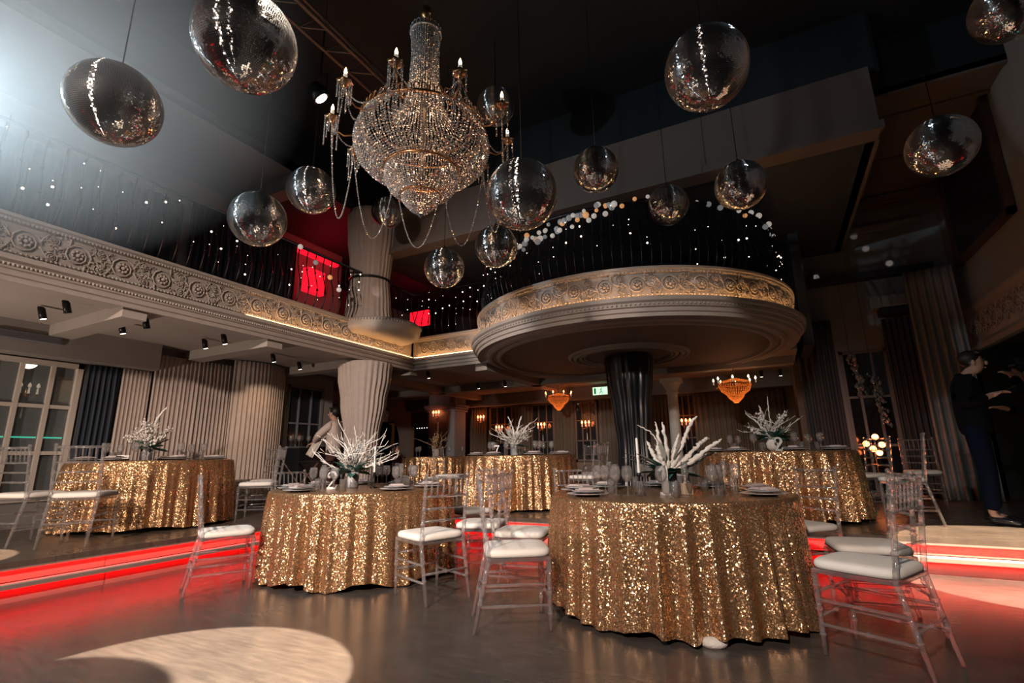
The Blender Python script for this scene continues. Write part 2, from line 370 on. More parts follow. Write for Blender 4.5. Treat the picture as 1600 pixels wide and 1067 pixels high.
struct(MB().box(0.6, 1.2, 10.6, 10.75, 0, 5.6).box(1.2, 1.92, 10.6, 10.75, 0, .3).box(1.2, 1.92, 10.6, 10.75, 2.82, 5.6).box(1.92, 3.1, 10.6, 10.75, 0, 5.6).build('wall_right_back', 'wall_grey'), 'blue grey wall with a tall window at the right rear')
struct(MB().box(3.0, 3.15, -6, 10.75, 2.6, 6.4).build('wall_right', 'wall_taupe'), 'grey brown upper right wall above the ornate frieze')
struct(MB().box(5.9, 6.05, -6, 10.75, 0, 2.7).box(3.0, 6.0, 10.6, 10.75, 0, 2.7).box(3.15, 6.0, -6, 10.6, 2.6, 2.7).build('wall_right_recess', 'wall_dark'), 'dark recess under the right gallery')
struct(MB().box(-10, 6.1, -6.15, -6, 0, 6.5).build('wall_front', 'wall_dark'), 'dark wall behind the camera')

# ---- ceilings: black recess over the dance floor, grey gallery ceilings around it
struct(MB().box(-6.5, 3.1, -6.1, 7.3, 6.4, 6.5).box(-6.42, -6.32, -6.1, 6.6, 5.6, 6.4).box(-6.4, 1.6, 6.55, 6.65, 5.55, 6.4).box(1.6, 3.1, 7.2, 7.3, 5.6, 6.4).box(1.55, 1.65, 6.6, 7.3, 5.55, 6.4).build('ceiling', 'black_paint'), 'black recessed ceiling over the dance floor')
struct(MB().box(-8.25, -6.32, -6.1, 4.75, 5.6, 5.7).box(-8.25, -6.32, 4.75, 5.0, 5.35, 5.7).build('ceiling_gallery', 'ceiling_grey'), 'pale grey ceiling above the left gallery')
struct(MB().box(-9.9, -6.32, 5.0, 12.1, 5.45, 5.6).box(-6.4, 1.5, 6.75, 12.1, 4.72, 4.85).build('ceiling_rear', 'wall_dark'), 'dark ceiling over the far upper gallery')
m = MB().box(-6.35, 1.52, 6.5, 6.72, 4.70, 5.58).box(-6.35, 1.55, 6.44, 6.5, 4.70, 4.80).box(1.40, 1.55, 6.75, 10.6, 4.72, 5.58)
struct(m.build('trim_1', 'ceiling_brown'), 'brown grey beam across the far edge of the ceiling')
m = MB().box(1.55, 3.05, 7.2, 10.7, 5.6, 5.68)
m.box(1.55, 3.0, 7.75, 7.80, 5.575, 5.6).box(1.55, 3.0, 9.0, 9.05, 5.575, 5.6).box(1.55, 3.0, 7.2, 7.26, 5.57, 5.6)
for i in range(3): m.box(1.5, 3.0, 10.42 - .05 * i, 10.62, 5.38 + .06 * i, 5.45 + .06 * i)
struct(m.build('ceiling_right', 'ceiling_brown'), 'brown panelled ceiling with ribs at the upper right')
m = MB().box(0.7, 2.75, 10.5, 10.62, 5.0, 5.1).box(0.7, 1.45, 10.35, 10.62, 5.1, 5.36)
struct(m.build('trim_2', 'wall_grey'), 'grey ledge on the right rear wall')
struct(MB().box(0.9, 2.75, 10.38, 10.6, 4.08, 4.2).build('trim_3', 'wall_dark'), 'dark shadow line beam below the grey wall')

# ---- galleries with ornate fascia
PROF = [(-.30, 2.70), (0.0, 2.70), (0.015, 2.675), (0.045, 2.675), (0.05, 2.72), (0.075, 2.73), (0.08, 2.775), (0.11, 2.785), (0.115, 2.83), (0.15, 2.85), (0.155, 2.895), (0.06, 2.90), (0.05, 2.925), (0.0, 2.94),
        (0.0, 3.235), (0.03, 3.25), (0.035, 3.275), (0.055, 3.285), (0.055, 3.315), (0.02, 3.33), (-.30, 3.33)]
FX, FY = -6.06, 7.46                      # frieze faces
gal = struct(empty('gallery'), 'plaster gallery along left and far walls with ornate frieze')
MB().box(-8.1, FX - .1, -6, 7.4, 2.72, 3.30).box(-9.75, 0.1, FY + .1, 9.3, 2.72, 3.30).box(-9.75, 0.5, 9.3, 12, 2.72, 3.30).box(-9.75, FX, 7.4, FY + .1, 2.72, 3.3).build('slab', 'soffit', gal)
MB().extrude_profile(PROF, (FX, -6, 0), (FX, FY, 0), (1, 0)).build('fascia', 'plaster', gal)
MB().extrude_profile(PROF, (-4.3, FY, 0), (FX, FY, 0), (0, -1)).build('fascia', 'plaster', gal)
# rosette: scrolls, petals and boss standing proud of the frieze (local: face in xz, outwards -y)
def rosette_mesh():
    m = MB()
    pts = []; rs = []
    for i in range(22):
        a = i / 21 * 4.3 * PI; r = 0.128 - 0.098 * i / 21
        pts.append((r * math.cos(a), -0.012 - .012 * i / 21, r * math.sin(a))); rs.append(0.011 - 0.004 * i / 21)
    m.tube(pts, rs, 5)
    for k in range(8):
        a = k * PI / 4
        m.ball((0.045 * math.cos(a), -0.02, 0.045 * math.sin(a)), 0.018, 6, 4)
    m.ball((0, -0.03, 0), 0.022, 8, 5)
    for s_ in (-1, 1):
        for sz in (-1, 1):
            p = [(s_ * (0.11 + .03 * t * 4), -0.014, sz * (0.02 + 0.10 * math.sin(t * 2.4))) for t in [i / 7 for i in range(8)]]
            m.tube(p, [0.012 - .007 * i / 7 for i in range(8)], 5)
            for j in range(4):
                m.ball((s_ * (0.14 + .022 * j), -.012, sz * (0.055 + .03 * math.sin(j * 1.4))), 0.015, 5, 4, sc=(1.3, .7, .8))
    return m.mesh('rosette', 'frieze', True)
ROS = rosette_mesh()
y = 1.0
yy = 0.1
rq = random.Random(2)
while yy < 7.3:
    inst('rosette', ROS, gal, (FX, yy, 3.09), (0, rq.uniform(-.6, .6), PI / 2), (.95, 1, .95))
    for dz in (-.085, .085): inst('rosette', ROS, gal, (FX, yy + .2, 3.09 + dz), (0, rq.uniform(0, 6), PI / 2), (.48, .9, .48))
    yy += 0.40
xx = FX + .3
while xx < -4.6: inst('rosette', ROS, gal, (xx, FY, 3.09), (0, 0, 0)); xx += 0.40
def bead_row(p0, p1, n, r, name, parent, mt='frieze'):
    m = MB()
    for i in range(n):
        t = i / (n - 1); m.ball([p0[k] + (p1[k] - p0[k]) * t for k in range(3)], r, 5, 4)
    o = m.build(name, mt, parent, True); o['kind'] = 'stuff'; return o
bead_row((FX + .035, 0, 3.255), (FX + .035, 7.3, 3.255), 230, 0.014, 'bead_moulding', gal)
bead_row((FX + .125, 0, 2.81), (FX + .125, 7.3, 2.81), 230, 0.013, 'bead_moulding', gal)
bead_row((FX + .03, 0, 2.955), (FX + .03, 7.3, 2.955), 200, 0.013, 'bead_moulding', gal)
MB().box(FX + .085, FX + .10, 3.9, FY - .15, 2.90, 2.915).build('led_strip', 'warm_led', gal)
MB().box(FX + .1, -4.55, FY - .10, FY - .085, 2.90, 2.915).build('led_strip', 'warm_led', gal)
# corner disc that carries the beige column through the gallery
DC = (-6.02, 6.45)
m = MB().lathe([(0.0, 3.10), (.62, 3.10), (.66, 3.13), (.70, 3.15), (.72, 3.2), (.72, 3.30), (.70, 3.335), (0.0, 3.335)], 48, Matrix.Translation((*DC, 0)))
m.build('column_disc', 'plaster', gal, True)
m = MB()
for k in range(90): m.ball((DC[0] + .725 * math.cos(k * PI / 45), DC[1] + .725 * math.sin(k * PI / 45), 3.29), 0.02, 5, 4)
o = m.build('bead_moulding', 'frieze', gal, True); o['kind'] = 'stuff'
# beams under the left gallery, header over the window
for yb in (1.0, 2.7, 4.45, 6.2): MB().box(-8.1, FX - .02, yb - .12, yb + .12, 2.58, 2.72).build('ceiling_beam', 'soffit', gal)
MB().box(-8.0, FX, 7.4, 7.6, 2.6, 2.72).build('ceiling_beam', 'soffit', gal)
for xb in (-7.2, -4.6): MB().box(xb - .12, xb + .12, 7.6, 12, 2.58, 2.72).build('ceiling_beam', 'soffit', gal)
MB().box(-9.7, 0.45, 9.9, 10.15, 2.58, 2.72).build('ceiling_beam', 'soffit', gal)
m = MB().box(-8.1, -7.8, -6, 3.88, 2.34, 2.72); m.build('window_header', 'wall_taupe', gal)
m = MB().box(-9.7, 0.5, 11.75, 12.0, 2.4, 2.72).box(-9.7, .5, 11.68, 11.76, 2.40, 2.46); m.build('cornice', 'wall_grey', gal)
# round balcony
RC = (-2.07, 8.26); RR = 2.52
rb = struct(empty('round_balcony', (*RC, 0)), 'large round plaster balcony with scroll frieze over the black column')
MB().lathe([(0.0, 2.698), (2.165, 2.698), (2.165, 2.72), (0, 2.72)], 96).build('soffit_shade_disc', 'soffit_shaded', rb)  # disc carrying the painted shade of the balcony underside
prof = [(0.0, 2.71), (2.16, 2.71), (2.17, 2.66), (2.20, 2.65), (2.24, 2.66), (2.25, 2.70), (2.31, 2.70), (2.32, 2.665), (2.36, 2.655), (2.40, 2.67), (2.41, 2.71), (2.46, 2.715)] + [(RR + d, z) for d, z in PROF[3:-1]] + [(0.0, 3.33)]
MB().lathe(prof, 160).build('slab', 'plaster', rb)
nr = 40
for k in range(nr):
    a = 2 * PI * k / nr
    if math.sin(a) < 0.55:
        inst('rosette', ROS, rb, (RR * math.cos(a), RR * math.sin(a), 3.09), (0, rq.uniform(-.6, .6), a + PI / 2), (.95, 1, .95)); a2 = a + PI / nr
        for dz in (-.085, .085): inst('rosette', ROS, rb, (RR * math.cos(a2), RR * math.sin(a2), 3.09 + dz), (0, rq.uniform(0, 6), a2 + PI / 2), (.48, .9, .48))
for (r, z, n, s) in ((RR + .035, 3.255, 300, .014), (RR + .125, 2.81, 300, .013), (RR + .03, 2.955, 280, .013)):
    m = MB()
    for k in range(n): m.ball((r * math.cos(2 * PI * k / n), r * math.sin(2 * PI * k / n), z), s, 5, 4)
    o = m.build('bead_moulding', 'frieze', rb, True); o['kind'] = 'stuff'
m = MB().tube([((RR + .09) * math.cos(a), (RR + .09) * math.sin(a), 2.907) for a in [PI * .93 + i / 80 * PI * 1.12 for i in range(81)]], 0.008, 5)
m.build('led_strip', 'warm_led', rb)
m = MB()
for r, h in ((0.98, .035), (0.90, .05), (0.80, .035)):
    m.lathe([(r - .035, 2.70), (r - .03, 2.70 - h), (r, 2.70 - h - .01), (r + .03, 2.70 - h * .6), (r + .04, 2.70)], 96)
m.build('ceiling_medallion', 'plaster', rb, True)
m = MB()
for k in range(80): m.ball((.73 * math.cos(k * PI / 40), .73 * math.sin(k * PI / 40), 2.69), 0.022, 6, 4)
o = m.build('bead_moulding', 'frieze', rb, True); o['kind'] = 'stuff'
# right gallery frieze
gr = struct(empty('gallery_right'), 'dark frieze with scroll relief on the right wall')
MB().extrude_profile([(0, 2.55), (.05, 2.55), (.09, 2.60), (.05, 2.66), (.02, 2.68), (.02, 3.14), (.06, 3.18), (.06, 3.22), (0, 3.24)], (3.0, -6, 0), (3.0, 10.6, 0), (-1, 0)).build('fascia', 'plaster', gr)
yy = 6.6
while yy < 10.4: inst('rosette', ROS, gr, (2.98, yy, 2.91), (0, 0, -PI / 2), (1, 1, 1.3)); yy += 0.40

# ---- curtains (pleated, real thickness)
def curtain_mb(width, z0, z1, pleats, depth, seed, flare=0.0, arc=0.0, lean=0.0):
    r = random.Random(seed); nx = pleats * 8; nz = 14; ph = [r.uniform(-.8, .8) for _ in range(pleats + 1)]; am = [r.uniform(.55, 1.2) for _ in range(pleats + 1)]
    m = MB(); vs = []; fs = []
    for side in (0, 1):
        for j in range(nz + 1):
            t = j / nz; z = z1 + (z0 - z1) * t
            for i in range(nx + 1):
                u = i / nx; k = min(int(u * pleats), pleats - 1); fr = u * pleats - k
                p = ph[k] * (1 - fr) + ph[k + 1] * fr; a = am[k] * (1 - fr) + am[k + 1] * fr
                amp = depth * (0.45 + .55 * min(1, t * 4)) * a
                d = amp * math.sin(2 * PI * u * pleats + p * (0.4 + t)) + arc * math.sin(PI * u)
                x = (u - .5) * width * (1 + flare * t) + lean * t
                vs.append((x, -d - (0.012 if side else 0), z))
    n1 = (nx + 1) * (nz + 1)
    for side in (0, 1):
        for j in range(nz):
            for i in range(nx):
                a = side * n1 + j * (nx + 1) + i; q = (a, a + 1, a + nx + 2, a + nx + 1)
                fs.append(q if side else q[::-1])
    for j in range(nz):
        for i in (0, nx):
            a = j * (nx + 1) + i; q = (a, a + nx + 1, n1 + a + nx + 1, n1 + a); fs.append(q if i else q[::-1])
    for i in range(nx):
        for j in (0, nz):
            a = j * (nx + 1) + i; q = (a, a + 1, n1 + a + 1, n1 + a); fs.append(q if j == 0 else q[::-1])
    return m.add(vs, fs)
def curtain(loc, rz, width, z0, z1, mt, label, pleats=8, depth=.035, seed=1, **k):
    o = curtain_mb(width, z0, z1, pleats, depth, seed, **k).build('curtain', mt, None, True, loc, (0, 0, rz))
    return tag(o, label, 'curtain')
Q = PI / 2     # curtains on the left wall face +x
curtain((-8.02, 3.31, 0), Q, .38, .31, 2.33, 'navy_cloth', 'dark navy curtain between the left window and the beige drapes', 6, .03, 3)
curtain((-7.99, 3.70, 0), Q, .36, .31, 2.33, 'beige_cloth', 'narrow beige curtain under the window header beside the navy one', 7, .018, 4)
curtain((-7.98, 4.50, 0), Q, 1.18, .31, 2.60, 'beige_cloth', 'widest beige curtain, between the narrow one and the bulging one', 19, .020, 5)
curtain((-7.95, 5.60, 0), Q, 1.02, .31, 2.70, 'beige_cloth', 'bulging beige curtain lit orange, beside the grey window', 16, .018, 6, arc=.18)
curtain((-8.02, 2.2, 0), Q, 3.6, 3.32, 5.1, 'charcoal_cloth', 'charcoal drape hung along the upper left gallery', 26, .05, 8)
curtain((-8.02, 5.15, 0), Q, 2.0, 3.32, 5.2, 'navy_cloth', 'dark drape at the far end of the upper left gallery', 20, .05, 9)
curtain((0.84, 10.45, 0), 0, .60, .31, 3.4, 'charcoal_cloth', 'dark grey curtain left of the right rear window', 6, .04, 10)
curtain((2.14, 10.45, 0), 0, .50, .31, 3.3, 'charcoal_cloth', 'dark grey curtain right of the right rear window', 6, .04, 11)
curtain((2.50, 9.85, 0), -.25, .62, .31, 3.92, 'grey_cloth', 'tall taupe drape hiding a pier behind the man with the phone', 6, .04, 12)
for i, (x, wd) in enumerate(((-7.25, .5), (-5.95, .55), (-4.72, .55), (-3.45, .6), (-2.2, .5), (-1.2, .7), (-.3, 1.1))):
    lb = ['leftmost brown curtain on the rear wall, beside the doorway', 'brown curtain between the first and second rear windows', 'brown curtain between the second and third rear windows', 'brown curtain just left of the black draped column', 'brown curtain behind the white pilaster column', 'orange lit brown curtain beside the rear window right of the column', 'wide brown curtain at the right end of the rear wall'][i]
    curtain((x, 11.88, 0), 0, wd, .31, 2.42, 'brown_cloth', lb, 6 if wd < 1 else 11, .03, 20 + i)

# ---- draped columns
def drape_col(name, loc, prof, mt, label, pleats, amp, seed, rings=()):
    root = empty(name, (loc[0], loc[1], 0)); tag(root, label, 'column')
    r = random.Random(seed); ws = [(pleats + r.randint(-6, 6), r.uniform(0, 6.28), r.uniform(.4, 1)) for _ in range(3)]
    def fine(pr):
        out = []
        for i in range(len(pr) - 1):
            for j in range(6):
                t = j / 6; s_ = t * t * (3 - 2 * t); out.append((pr[i][0] + (pr[i+1][0] - pr[i][0]) * s_, pr[i][1] + (pr[i+1][1] - pr[i][1]) * t))
        return out + [pr[-1]]
    for nm, pr in prof:
        pr = fine(pr); ztop = max(p[1] for p in pr)
        def fn(rad, z, a, i):
            if rad == 0: return 0
            s = sum(c * math.sin(k * a + p + .5 * math.sin(z * 1.3 + p)) for k, p, c in ws) / 2
            return rad + amp * s * min(1, .35 + (ztop - z) * 1.5)
        MB().lathe(pr, 220, None, fn=fn).build(nm, mt, root, True)
    for z, rad, th in rings:
        MB().tube([(rad * math.cos(a), rad * math.sin(a), z) for a in [2 * PI * k / 40 for k in range(40)]], th, 8, True).build('tie_band', 'black_metal', root, True)
    return root
drape_col('draped_column', (-6.25, 6.4, 0), [('lower_drape', [(0.30, .31), (.22, .55), (.22, .9), (.28, 1.4), (.37, 2.0), (.44, 2.45), (.46, 2.66), (0.0, 2.69)]),
          ('upper_drape', [(.42, 3.34), (.38, 3.7), (.335, 4.2), (.36, 4.5), (.42, 5.0), (.46, 5.5), (0.0, 5.56)])], 'beige_cloth', 'column wrapped in beige pleated cloth, tied with a black band above the gallery', 26, .022, 5, [(4.2, .36, .022)])
drape_col('draped_column', (RC[0], RC[1], 0), [('drape', [(.34, .31), (.27, .7), (.25, 1.2), (.30, 1.8), (.37, 2.3), (.40, 2.60), (.40, 2.66), (0.0, 2.69)])], 'black_satin', 'column wrapped in glossy black cloth under the round balcony', 18, .035, 9)
# ---- windows: frame, mullions and panes
def window(name, label, origin, rz, wd, z0, z1, cols, rows, fm, pm, bar=.035, fr=.06, dep=.08):
    root = struct(empty(name, origin, rz), label)
    m = MB().box(0, wd, -dep, 0, z0, z0 + fr).box(0, wd, -dep, 0, z1 - fr, z1).box(0, fr, -dep, 0, z0, z1).box(wd - fr, wd, -dep, 0, z0, z1)
    m.build('frame', fm, root)
    for i in range(1, cols): MB().box(wd * i / cols - bar / 2, wd * i / cols + bar / 2, -dep * .8, -.01, z0 + fr, z1 - fr).build('mullion', fm, root)
    for j in range(1, rows): z = z0 + (z1 - z0) * j / rows; MB().box(fr, wd - fr, -dep * .75, -.012, z - bar / 2, z + bar / 2).build('glazing_bar', fm, root)
    pw, ph = wd / cols, (z1 - z0) / rows
    me = MB().box(.004, pw - .004, -.035, -.028, .004, ph - .004).mesh('pane', pm)
    for i in range(cols):
        for j in range(rows): inst('pane', me, root, (pw * i, 0, z0 + ph * j))
    return root
# left window looks along -x (its outside is at -x); rz=pi/2 makes local x -> world y, local -y -> world +x
window('window_1', 'large mullioned window on the left wall beside the navy curtain', (WL - .06, 1.3, 0), PI / 2, 1.8, .6, 2.32, 6, 3, 'window_frame', 'pane', .045, .06, .10)
struct(MB().box(WL - .15, WL, 1.3, 3.1, 0, .6).build('wall_left_sill', 'wall_taupe'), 'low wall under the left window')
window('window_2', 'grey mullioned window beside the draped beige column', (WL - .06, 6.3, 0), PI / 2, .85, 1.0, 2.45, 3, 2, 'window_frame_dark', 'dark_pane', .03, .05)
for i, (x0, x1, lb) in enumerate(((-6.95, -6.22, 'first tall rear window from the left'), (-5.68, -5.0, 'second tall rear window, behind the middle rear table'), (-4.45, -3.85, 'third rear window, left of the exit sign'), (-1.95, -1.52, 'rear window right of the black column, lit orange'))):
    window('window_%d' % (i + 3), lb, (x0, WB - .01, 0), 0, x1 - x0, .9, 2.40, 3, 3, 'brown_cloth', 'dark_pane', .03, .05)
window('window_7', 'tall dark window on the right rear wall', (1.2, 10.68, 0), 0, .72, .3, 2.82, 3, 3, 'window_frame_dark', 'dark_pane', .04, .06)
# hall beyond the left window
struct(MB().box(-10, -9.9, .2, 4.6, 0, 2.7).box(-10, WL - .15, .1, .2, 0, 2.7).box(-10, WL - .15, 4.5, 4.6, 0, 2.7).box(-10, WL - .15, .1, 4.6, 2.7, 2.8).build('wall_hall', 'wall_dark'), 'dark side hall seen through the left window')
tag(MB().tube([(-9.86, 1.0, 1.43), (-9.86, 4.3, 1.43)], .012, 6).build('led_strip', 'teal_led'), 'teal light line on the side hall wall behind the left window', 'led strip')
o = empty('picture', (-9.86, 3.75, 2.15), label='small gold framed picture seen through the left window', cat='picture')
MB().box(0, .04, -.28, .28, -.22, .22).build('frame', 'gold', o); MB().box(.04, .045, -.23, .23, -.17, .17).build('canvas', 'art_gold', o)
# ventilation grille
o = empty('vent_grille', (-7.79, 2.1, 2.53), label='slim ventilation grille in the header over the left window', cat='grille')
MB().box(0, .012, -.02, .62, -.05, .05).build('frame', 'wall_grey', o)
for k in range(5): MB().box(.012, .022, 0, .60, -.04 + k * .018, -.03 + k * .018).build('slat', 'window_frame_dark', o)

# ---- track spots under the galleries
def downlight(x, y, z, lit, label, tilt=(0.3, 0), power=0, aim=None):
    o = empty('ceiling_spot', (x, y, z), label=label, cat='spotlight', group='spotlights under the galleries')
    rot = (tilt[0], tilt[1], 0)
    MB().tube([(0, 0, 0.0), (0, 0, -.02)], .03, 10).build('mount', 'black_metal', o)
    b = MB().tube([(0, 0, -.02), (0, 0, -.13)], .034, 12).build('housing', 'black_metal', o, True, rot=rot)
    if lit: MB().tube([(0, 0, -.131), (0, 0, -.136)], .027, 12).build('lens', 'lamp_face', b)
    if power: lamp('ceiling_spot_light', 'SPOT', (x, y, z - .17), power, (1.0, .70, .45), aim, size=.03, angle=75, blend=.7)
DL = [(-6.88, 2.17, 1, 'lit black spot nearest the left window under the gallery'), (-6.89, 2.63 + .3, 1, 'lit black spot just past the first ceiling beam'), (-6.88, 3.93, 1, 'lit black spot above the widest beige curtain'), (-6.4, 3.9, 1, 'lit black spot close to the fascia near the beige curtains'), (-6.4, 2.95, 0, 'unlit black spot close to the fascia beyond the first beam'), (-6.4, 2.2, 0, 'unlit black spot close to the fascia before the first beam'), (-6.96, 5.07, 1, 'lit black spot above the bulging curtain'), (-7.18, 5.75, 1, 'lit black spot above the grey window'), (-5.92, 7.75, 1, 'lit spot right of the beige column under the far gallery'), (-5.9, 9.6, 1, 'lit spot above the middle rear table'), (-5.2, 9.6, 1, 'lit spot left of the round balcony'), (-.1, 11.3, 1, 'lit spot right of the small orange chandelier'), (.25, 11.35, 1, 'rightmost lit spot under the far gallery')]
for i, (x, y, l, lb) in enumerate(DL): downlight(x, y, 2.70, l, lb)
lamp('ceiling_spot_light', 'SPOT', (-6.9, 5.0, 2.52), 22, (1.0, .62, .32), (-7.9, 5.7, 1.4), size=.03, angle=70, blend=.8)
lamp('ceiling_spot_light', 'SPOT', (-6.9, 3.6, 2.52), 16, (1.0, .72, .52), (-7.6, 4.0, 1.0), size=.03, angle=100, blend=.8)

# ---- railings with wrought balusters and fairy lights
def baluster_mesh():
    m = MB(); pts = []
    for i in range(13):
        t = i / 12; z = t * .92; d = .075 * math.sin(PI * min(1, t * 1.6)) if t < .62 else -.02 * math.sin(PI * (t - .62) / .38)
        pts.append((0, -d, z))
    m.tube(pts, .009, 5)
    m.ball((0, -.075, .30), .02, 6, 4); m.ball((0, 0, .60), .018, 6, 4)
    return m.mesh('baluster', 'iron', True)
BAL = baluster_mesh()
def path_rail(name, label, pts, spacing, outs):
    root = empty(name, (0, 0, 3.33), label=label, cat='railing')
    m = MB().tube([(p[0], p[1], .93) for p in pts], .022, 6); m.tube([(p[0], p[1], .03) for p in pts], .014, 5); m.build('handrail', 'iron', root, True)
    acc = 0.0; out = []
    for i in range(len(pts) - 1):
        a, b = Vector((*pts[i], 0)), Vector((*pts[i+1], 0)); L = (b - a).length
        while acc < L:
            p = a + (b - a) * (acc / L); d = (b - a).normalized()
            inst('baluster', BAL, root, (p.x, p.y, 0), (0, 0, math.atan2(d.y, d.x))); out.append((p.copy(), d.copy())); acc += spacing
        acc -= L
    return out
LRAIL = path_rail('balcony_railing', 'black wrought railing with fairy lights along the left gallery', [(-6.16, -.5), (-6.16, 7.56), (-4.5, 7.56)], .16, None)
def arc(a0, a1, n, r): return [(RC[0] + r * math.cos(a0 + (a1 - a0) * i / n), RC[1] + r * math.sin(a0 + (a1 - a0) * i / n)) for i in range(n + 1)]
RRAIL = path_rail('balcony_railing', 'curved black wrought railing hung with baubles on the round balcony', arc(PI * .98, 2 * PI + .45, 90, RR - .1), .12, None)

def strand(p, top, n, gap, rnd, label, group):
    o = empty('light_strand', (p[0], p[1], top), label=label, cat='string lights', group=group)
    L = n * gap + .05
    MB().tube([(0, 0, 0), (.004, .004, -L / 2), (0, 0, -L)], .0025, 4).build('wire', 'iron', o)
    m = MB()
    for i in range(n): m.ball((rnd.uniform(-.01, .01), rnd.uniform(-.01, .01), -gap * (i + rnd.uniform(.4, 1.0))), rnd.choice((.005, .006, .008, .013)), 6, 4)
    b = m.build('bulbs', 'bulb', o, True); b['kind'] = 'stuff'
rnd = random.Random(11)
yy = 0.9
while yy < 7.4:
    strand((-6.10 + rnd.uniform(-.05, .02), yy), 4.22 + rnd.uniform(-.35, .12), rnd.randint(1, 3), rnd.uniform(.1, .3), rnd, 'fairy light strand hanging on the left gallery railing', 'fairy lights on the left gallery'); yy += rnd.uniform(.14, .26)
xx = -5.9
while xx < -4.5:
    strand((xx, 7.5), 4.25 + rnd.uniform(-.2, .1), rnd.randint(2, 4), rnd.uniform(.14, .24), rnd, 'fairy light strand between the beige column and the round balcony', 'fairy lights on the far gallery'); xx += .16
a = PI * 1.0
while a < 2 * PI + .25:
    r = RR - .06 + rnd.uniform(-.03, .04)
    strand((RC[0] + r * math.cos(a), RC[1] + r * math.sin(a)), 4.24 + rnd.uniform(-.4, .1), rnd.randint(1, 3), rnd.uniform(.12, .28), rnd, 'fairy light strand on the curved railing of the round balcony', 'fairy lights on the round balcony'); a += .085
# baubles on the curved rail, their glow put in as emission
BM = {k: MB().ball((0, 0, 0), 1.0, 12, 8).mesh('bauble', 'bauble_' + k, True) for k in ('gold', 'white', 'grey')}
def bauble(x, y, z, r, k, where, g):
    o = inst('glow_bauble', BM[k], None, (x, y, z), (0, 0, 0), (r, r, r)); tag(o, '%s glow-painted bauble %s' % ({'gold': 'copper gold', 'white': 'warm white', 'grey': 'dim grey'}[k], where), 'globe light', g)
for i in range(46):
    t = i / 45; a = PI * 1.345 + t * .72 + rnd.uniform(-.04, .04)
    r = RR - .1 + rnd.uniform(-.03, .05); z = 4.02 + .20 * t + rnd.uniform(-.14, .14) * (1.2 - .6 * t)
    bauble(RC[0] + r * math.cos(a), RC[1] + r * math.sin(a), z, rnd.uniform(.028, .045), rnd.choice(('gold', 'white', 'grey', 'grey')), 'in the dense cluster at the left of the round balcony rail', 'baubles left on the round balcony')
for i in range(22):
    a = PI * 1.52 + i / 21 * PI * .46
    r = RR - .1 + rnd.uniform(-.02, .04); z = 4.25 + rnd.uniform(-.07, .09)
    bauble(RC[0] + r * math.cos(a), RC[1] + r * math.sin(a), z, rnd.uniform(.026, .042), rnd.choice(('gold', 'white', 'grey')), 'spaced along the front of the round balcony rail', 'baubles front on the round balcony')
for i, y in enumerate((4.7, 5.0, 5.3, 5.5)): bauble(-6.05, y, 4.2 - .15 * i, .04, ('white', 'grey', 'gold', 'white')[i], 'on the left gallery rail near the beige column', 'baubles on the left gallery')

# ---- red lit lounge on the upper floor
def redp(label, *bx):
    tag(MB().box(*bx).build('red_panel', 'red_glow'), label, 'light panel')
redp('glowing red panel left of the upper draped column', -8.1, -7.97, 6.4, 6.85, 4.35, 4.85)
redp('slim red light bar on the ceiling left of the upper column', -8.1, -7.97, 6.2, 7.2, 5.12, 5.22)
o = empty('red_screen', (-7.9, 9.95, 3.30), label='glowing red screen on a stand right of the upper draped column', cat='screen')
MB().box(-.3, .3, -.04, .04, 1.1, 1.5).build('panel', 'red_glow', o); MB().tube([(0, 0, 0), (0, 0, 1.1)], .03, 8).build('stand', 'black_metal', o)
lamp('red_lounge_light', 'POINT', (-7.4, 6.6, 4.75), 12, (1.0, .02, .04), size=.1)
lamp('red_lounge_light', 'POINT', (-7.6, 9.6, 4.7), 10, (1.0, .02, .04), size=.1)

# ---- truss, hanging lamp
o = empty('ceiling_truss', (-4.0, 2.4, 5.7), label='dark lattice truss hung under the black ceiling', cat='truss')
for dx, dz in ((-.13, 0), (.13, 0), (0, .24)):
    MB().tube([(dx, -3.6, dz), (dx, 3.9, dz)], .024, 8).build('chord', 'truss_metal', o, True)
m = []
for k in range(20):
    y0 = -3.6 + k * .375
    for p, q in (((-.13, y0, 0), (0, y0 + .19, .24)), ((0, y0 + .19, .24), (.13, y0 + .375, 0)), ((-.13, y0, 0), (.13, y0 + .19, 0))):
        MB().tube([p, q], .010, 5).build('brace', 'truss_metal', o)
for yy in (-3, 0, 3): MB().tube([(0, yy, .24), (0, yy, .70)], .008, 5).build('hanger', 'truss_metal', o)
o = empty('stage_lamp', (-4.48, 3.55, 5.42), label='small round stage lamp lit white beside the chandelier', cat='spotlight')
MB().tube([(0, 0, .28), (0, 0, .98)], .008, 6).build('stem', 'black_metal', o)
b = MB().lathe([(0.02, .16), (.09, .12), (.12, .02), (.115, -.06), (.10, -.07), (.10, -.02), (0, .0)], 20).build('housing', 'black_metal', o, True, rot=(.5, -.45, 0))
MB().tube([(0, 0, -.05), (0, 0, -.06)], .075, 16).build('lens', 'lamp_face', b)
MB().tube([(-.13, 0, .02), (-.12, 0, .24), (0, 0, .3), (.12, 0, .24), (.13, 0, .02)], .008, 6).build('yoke', 'black_metal', o)
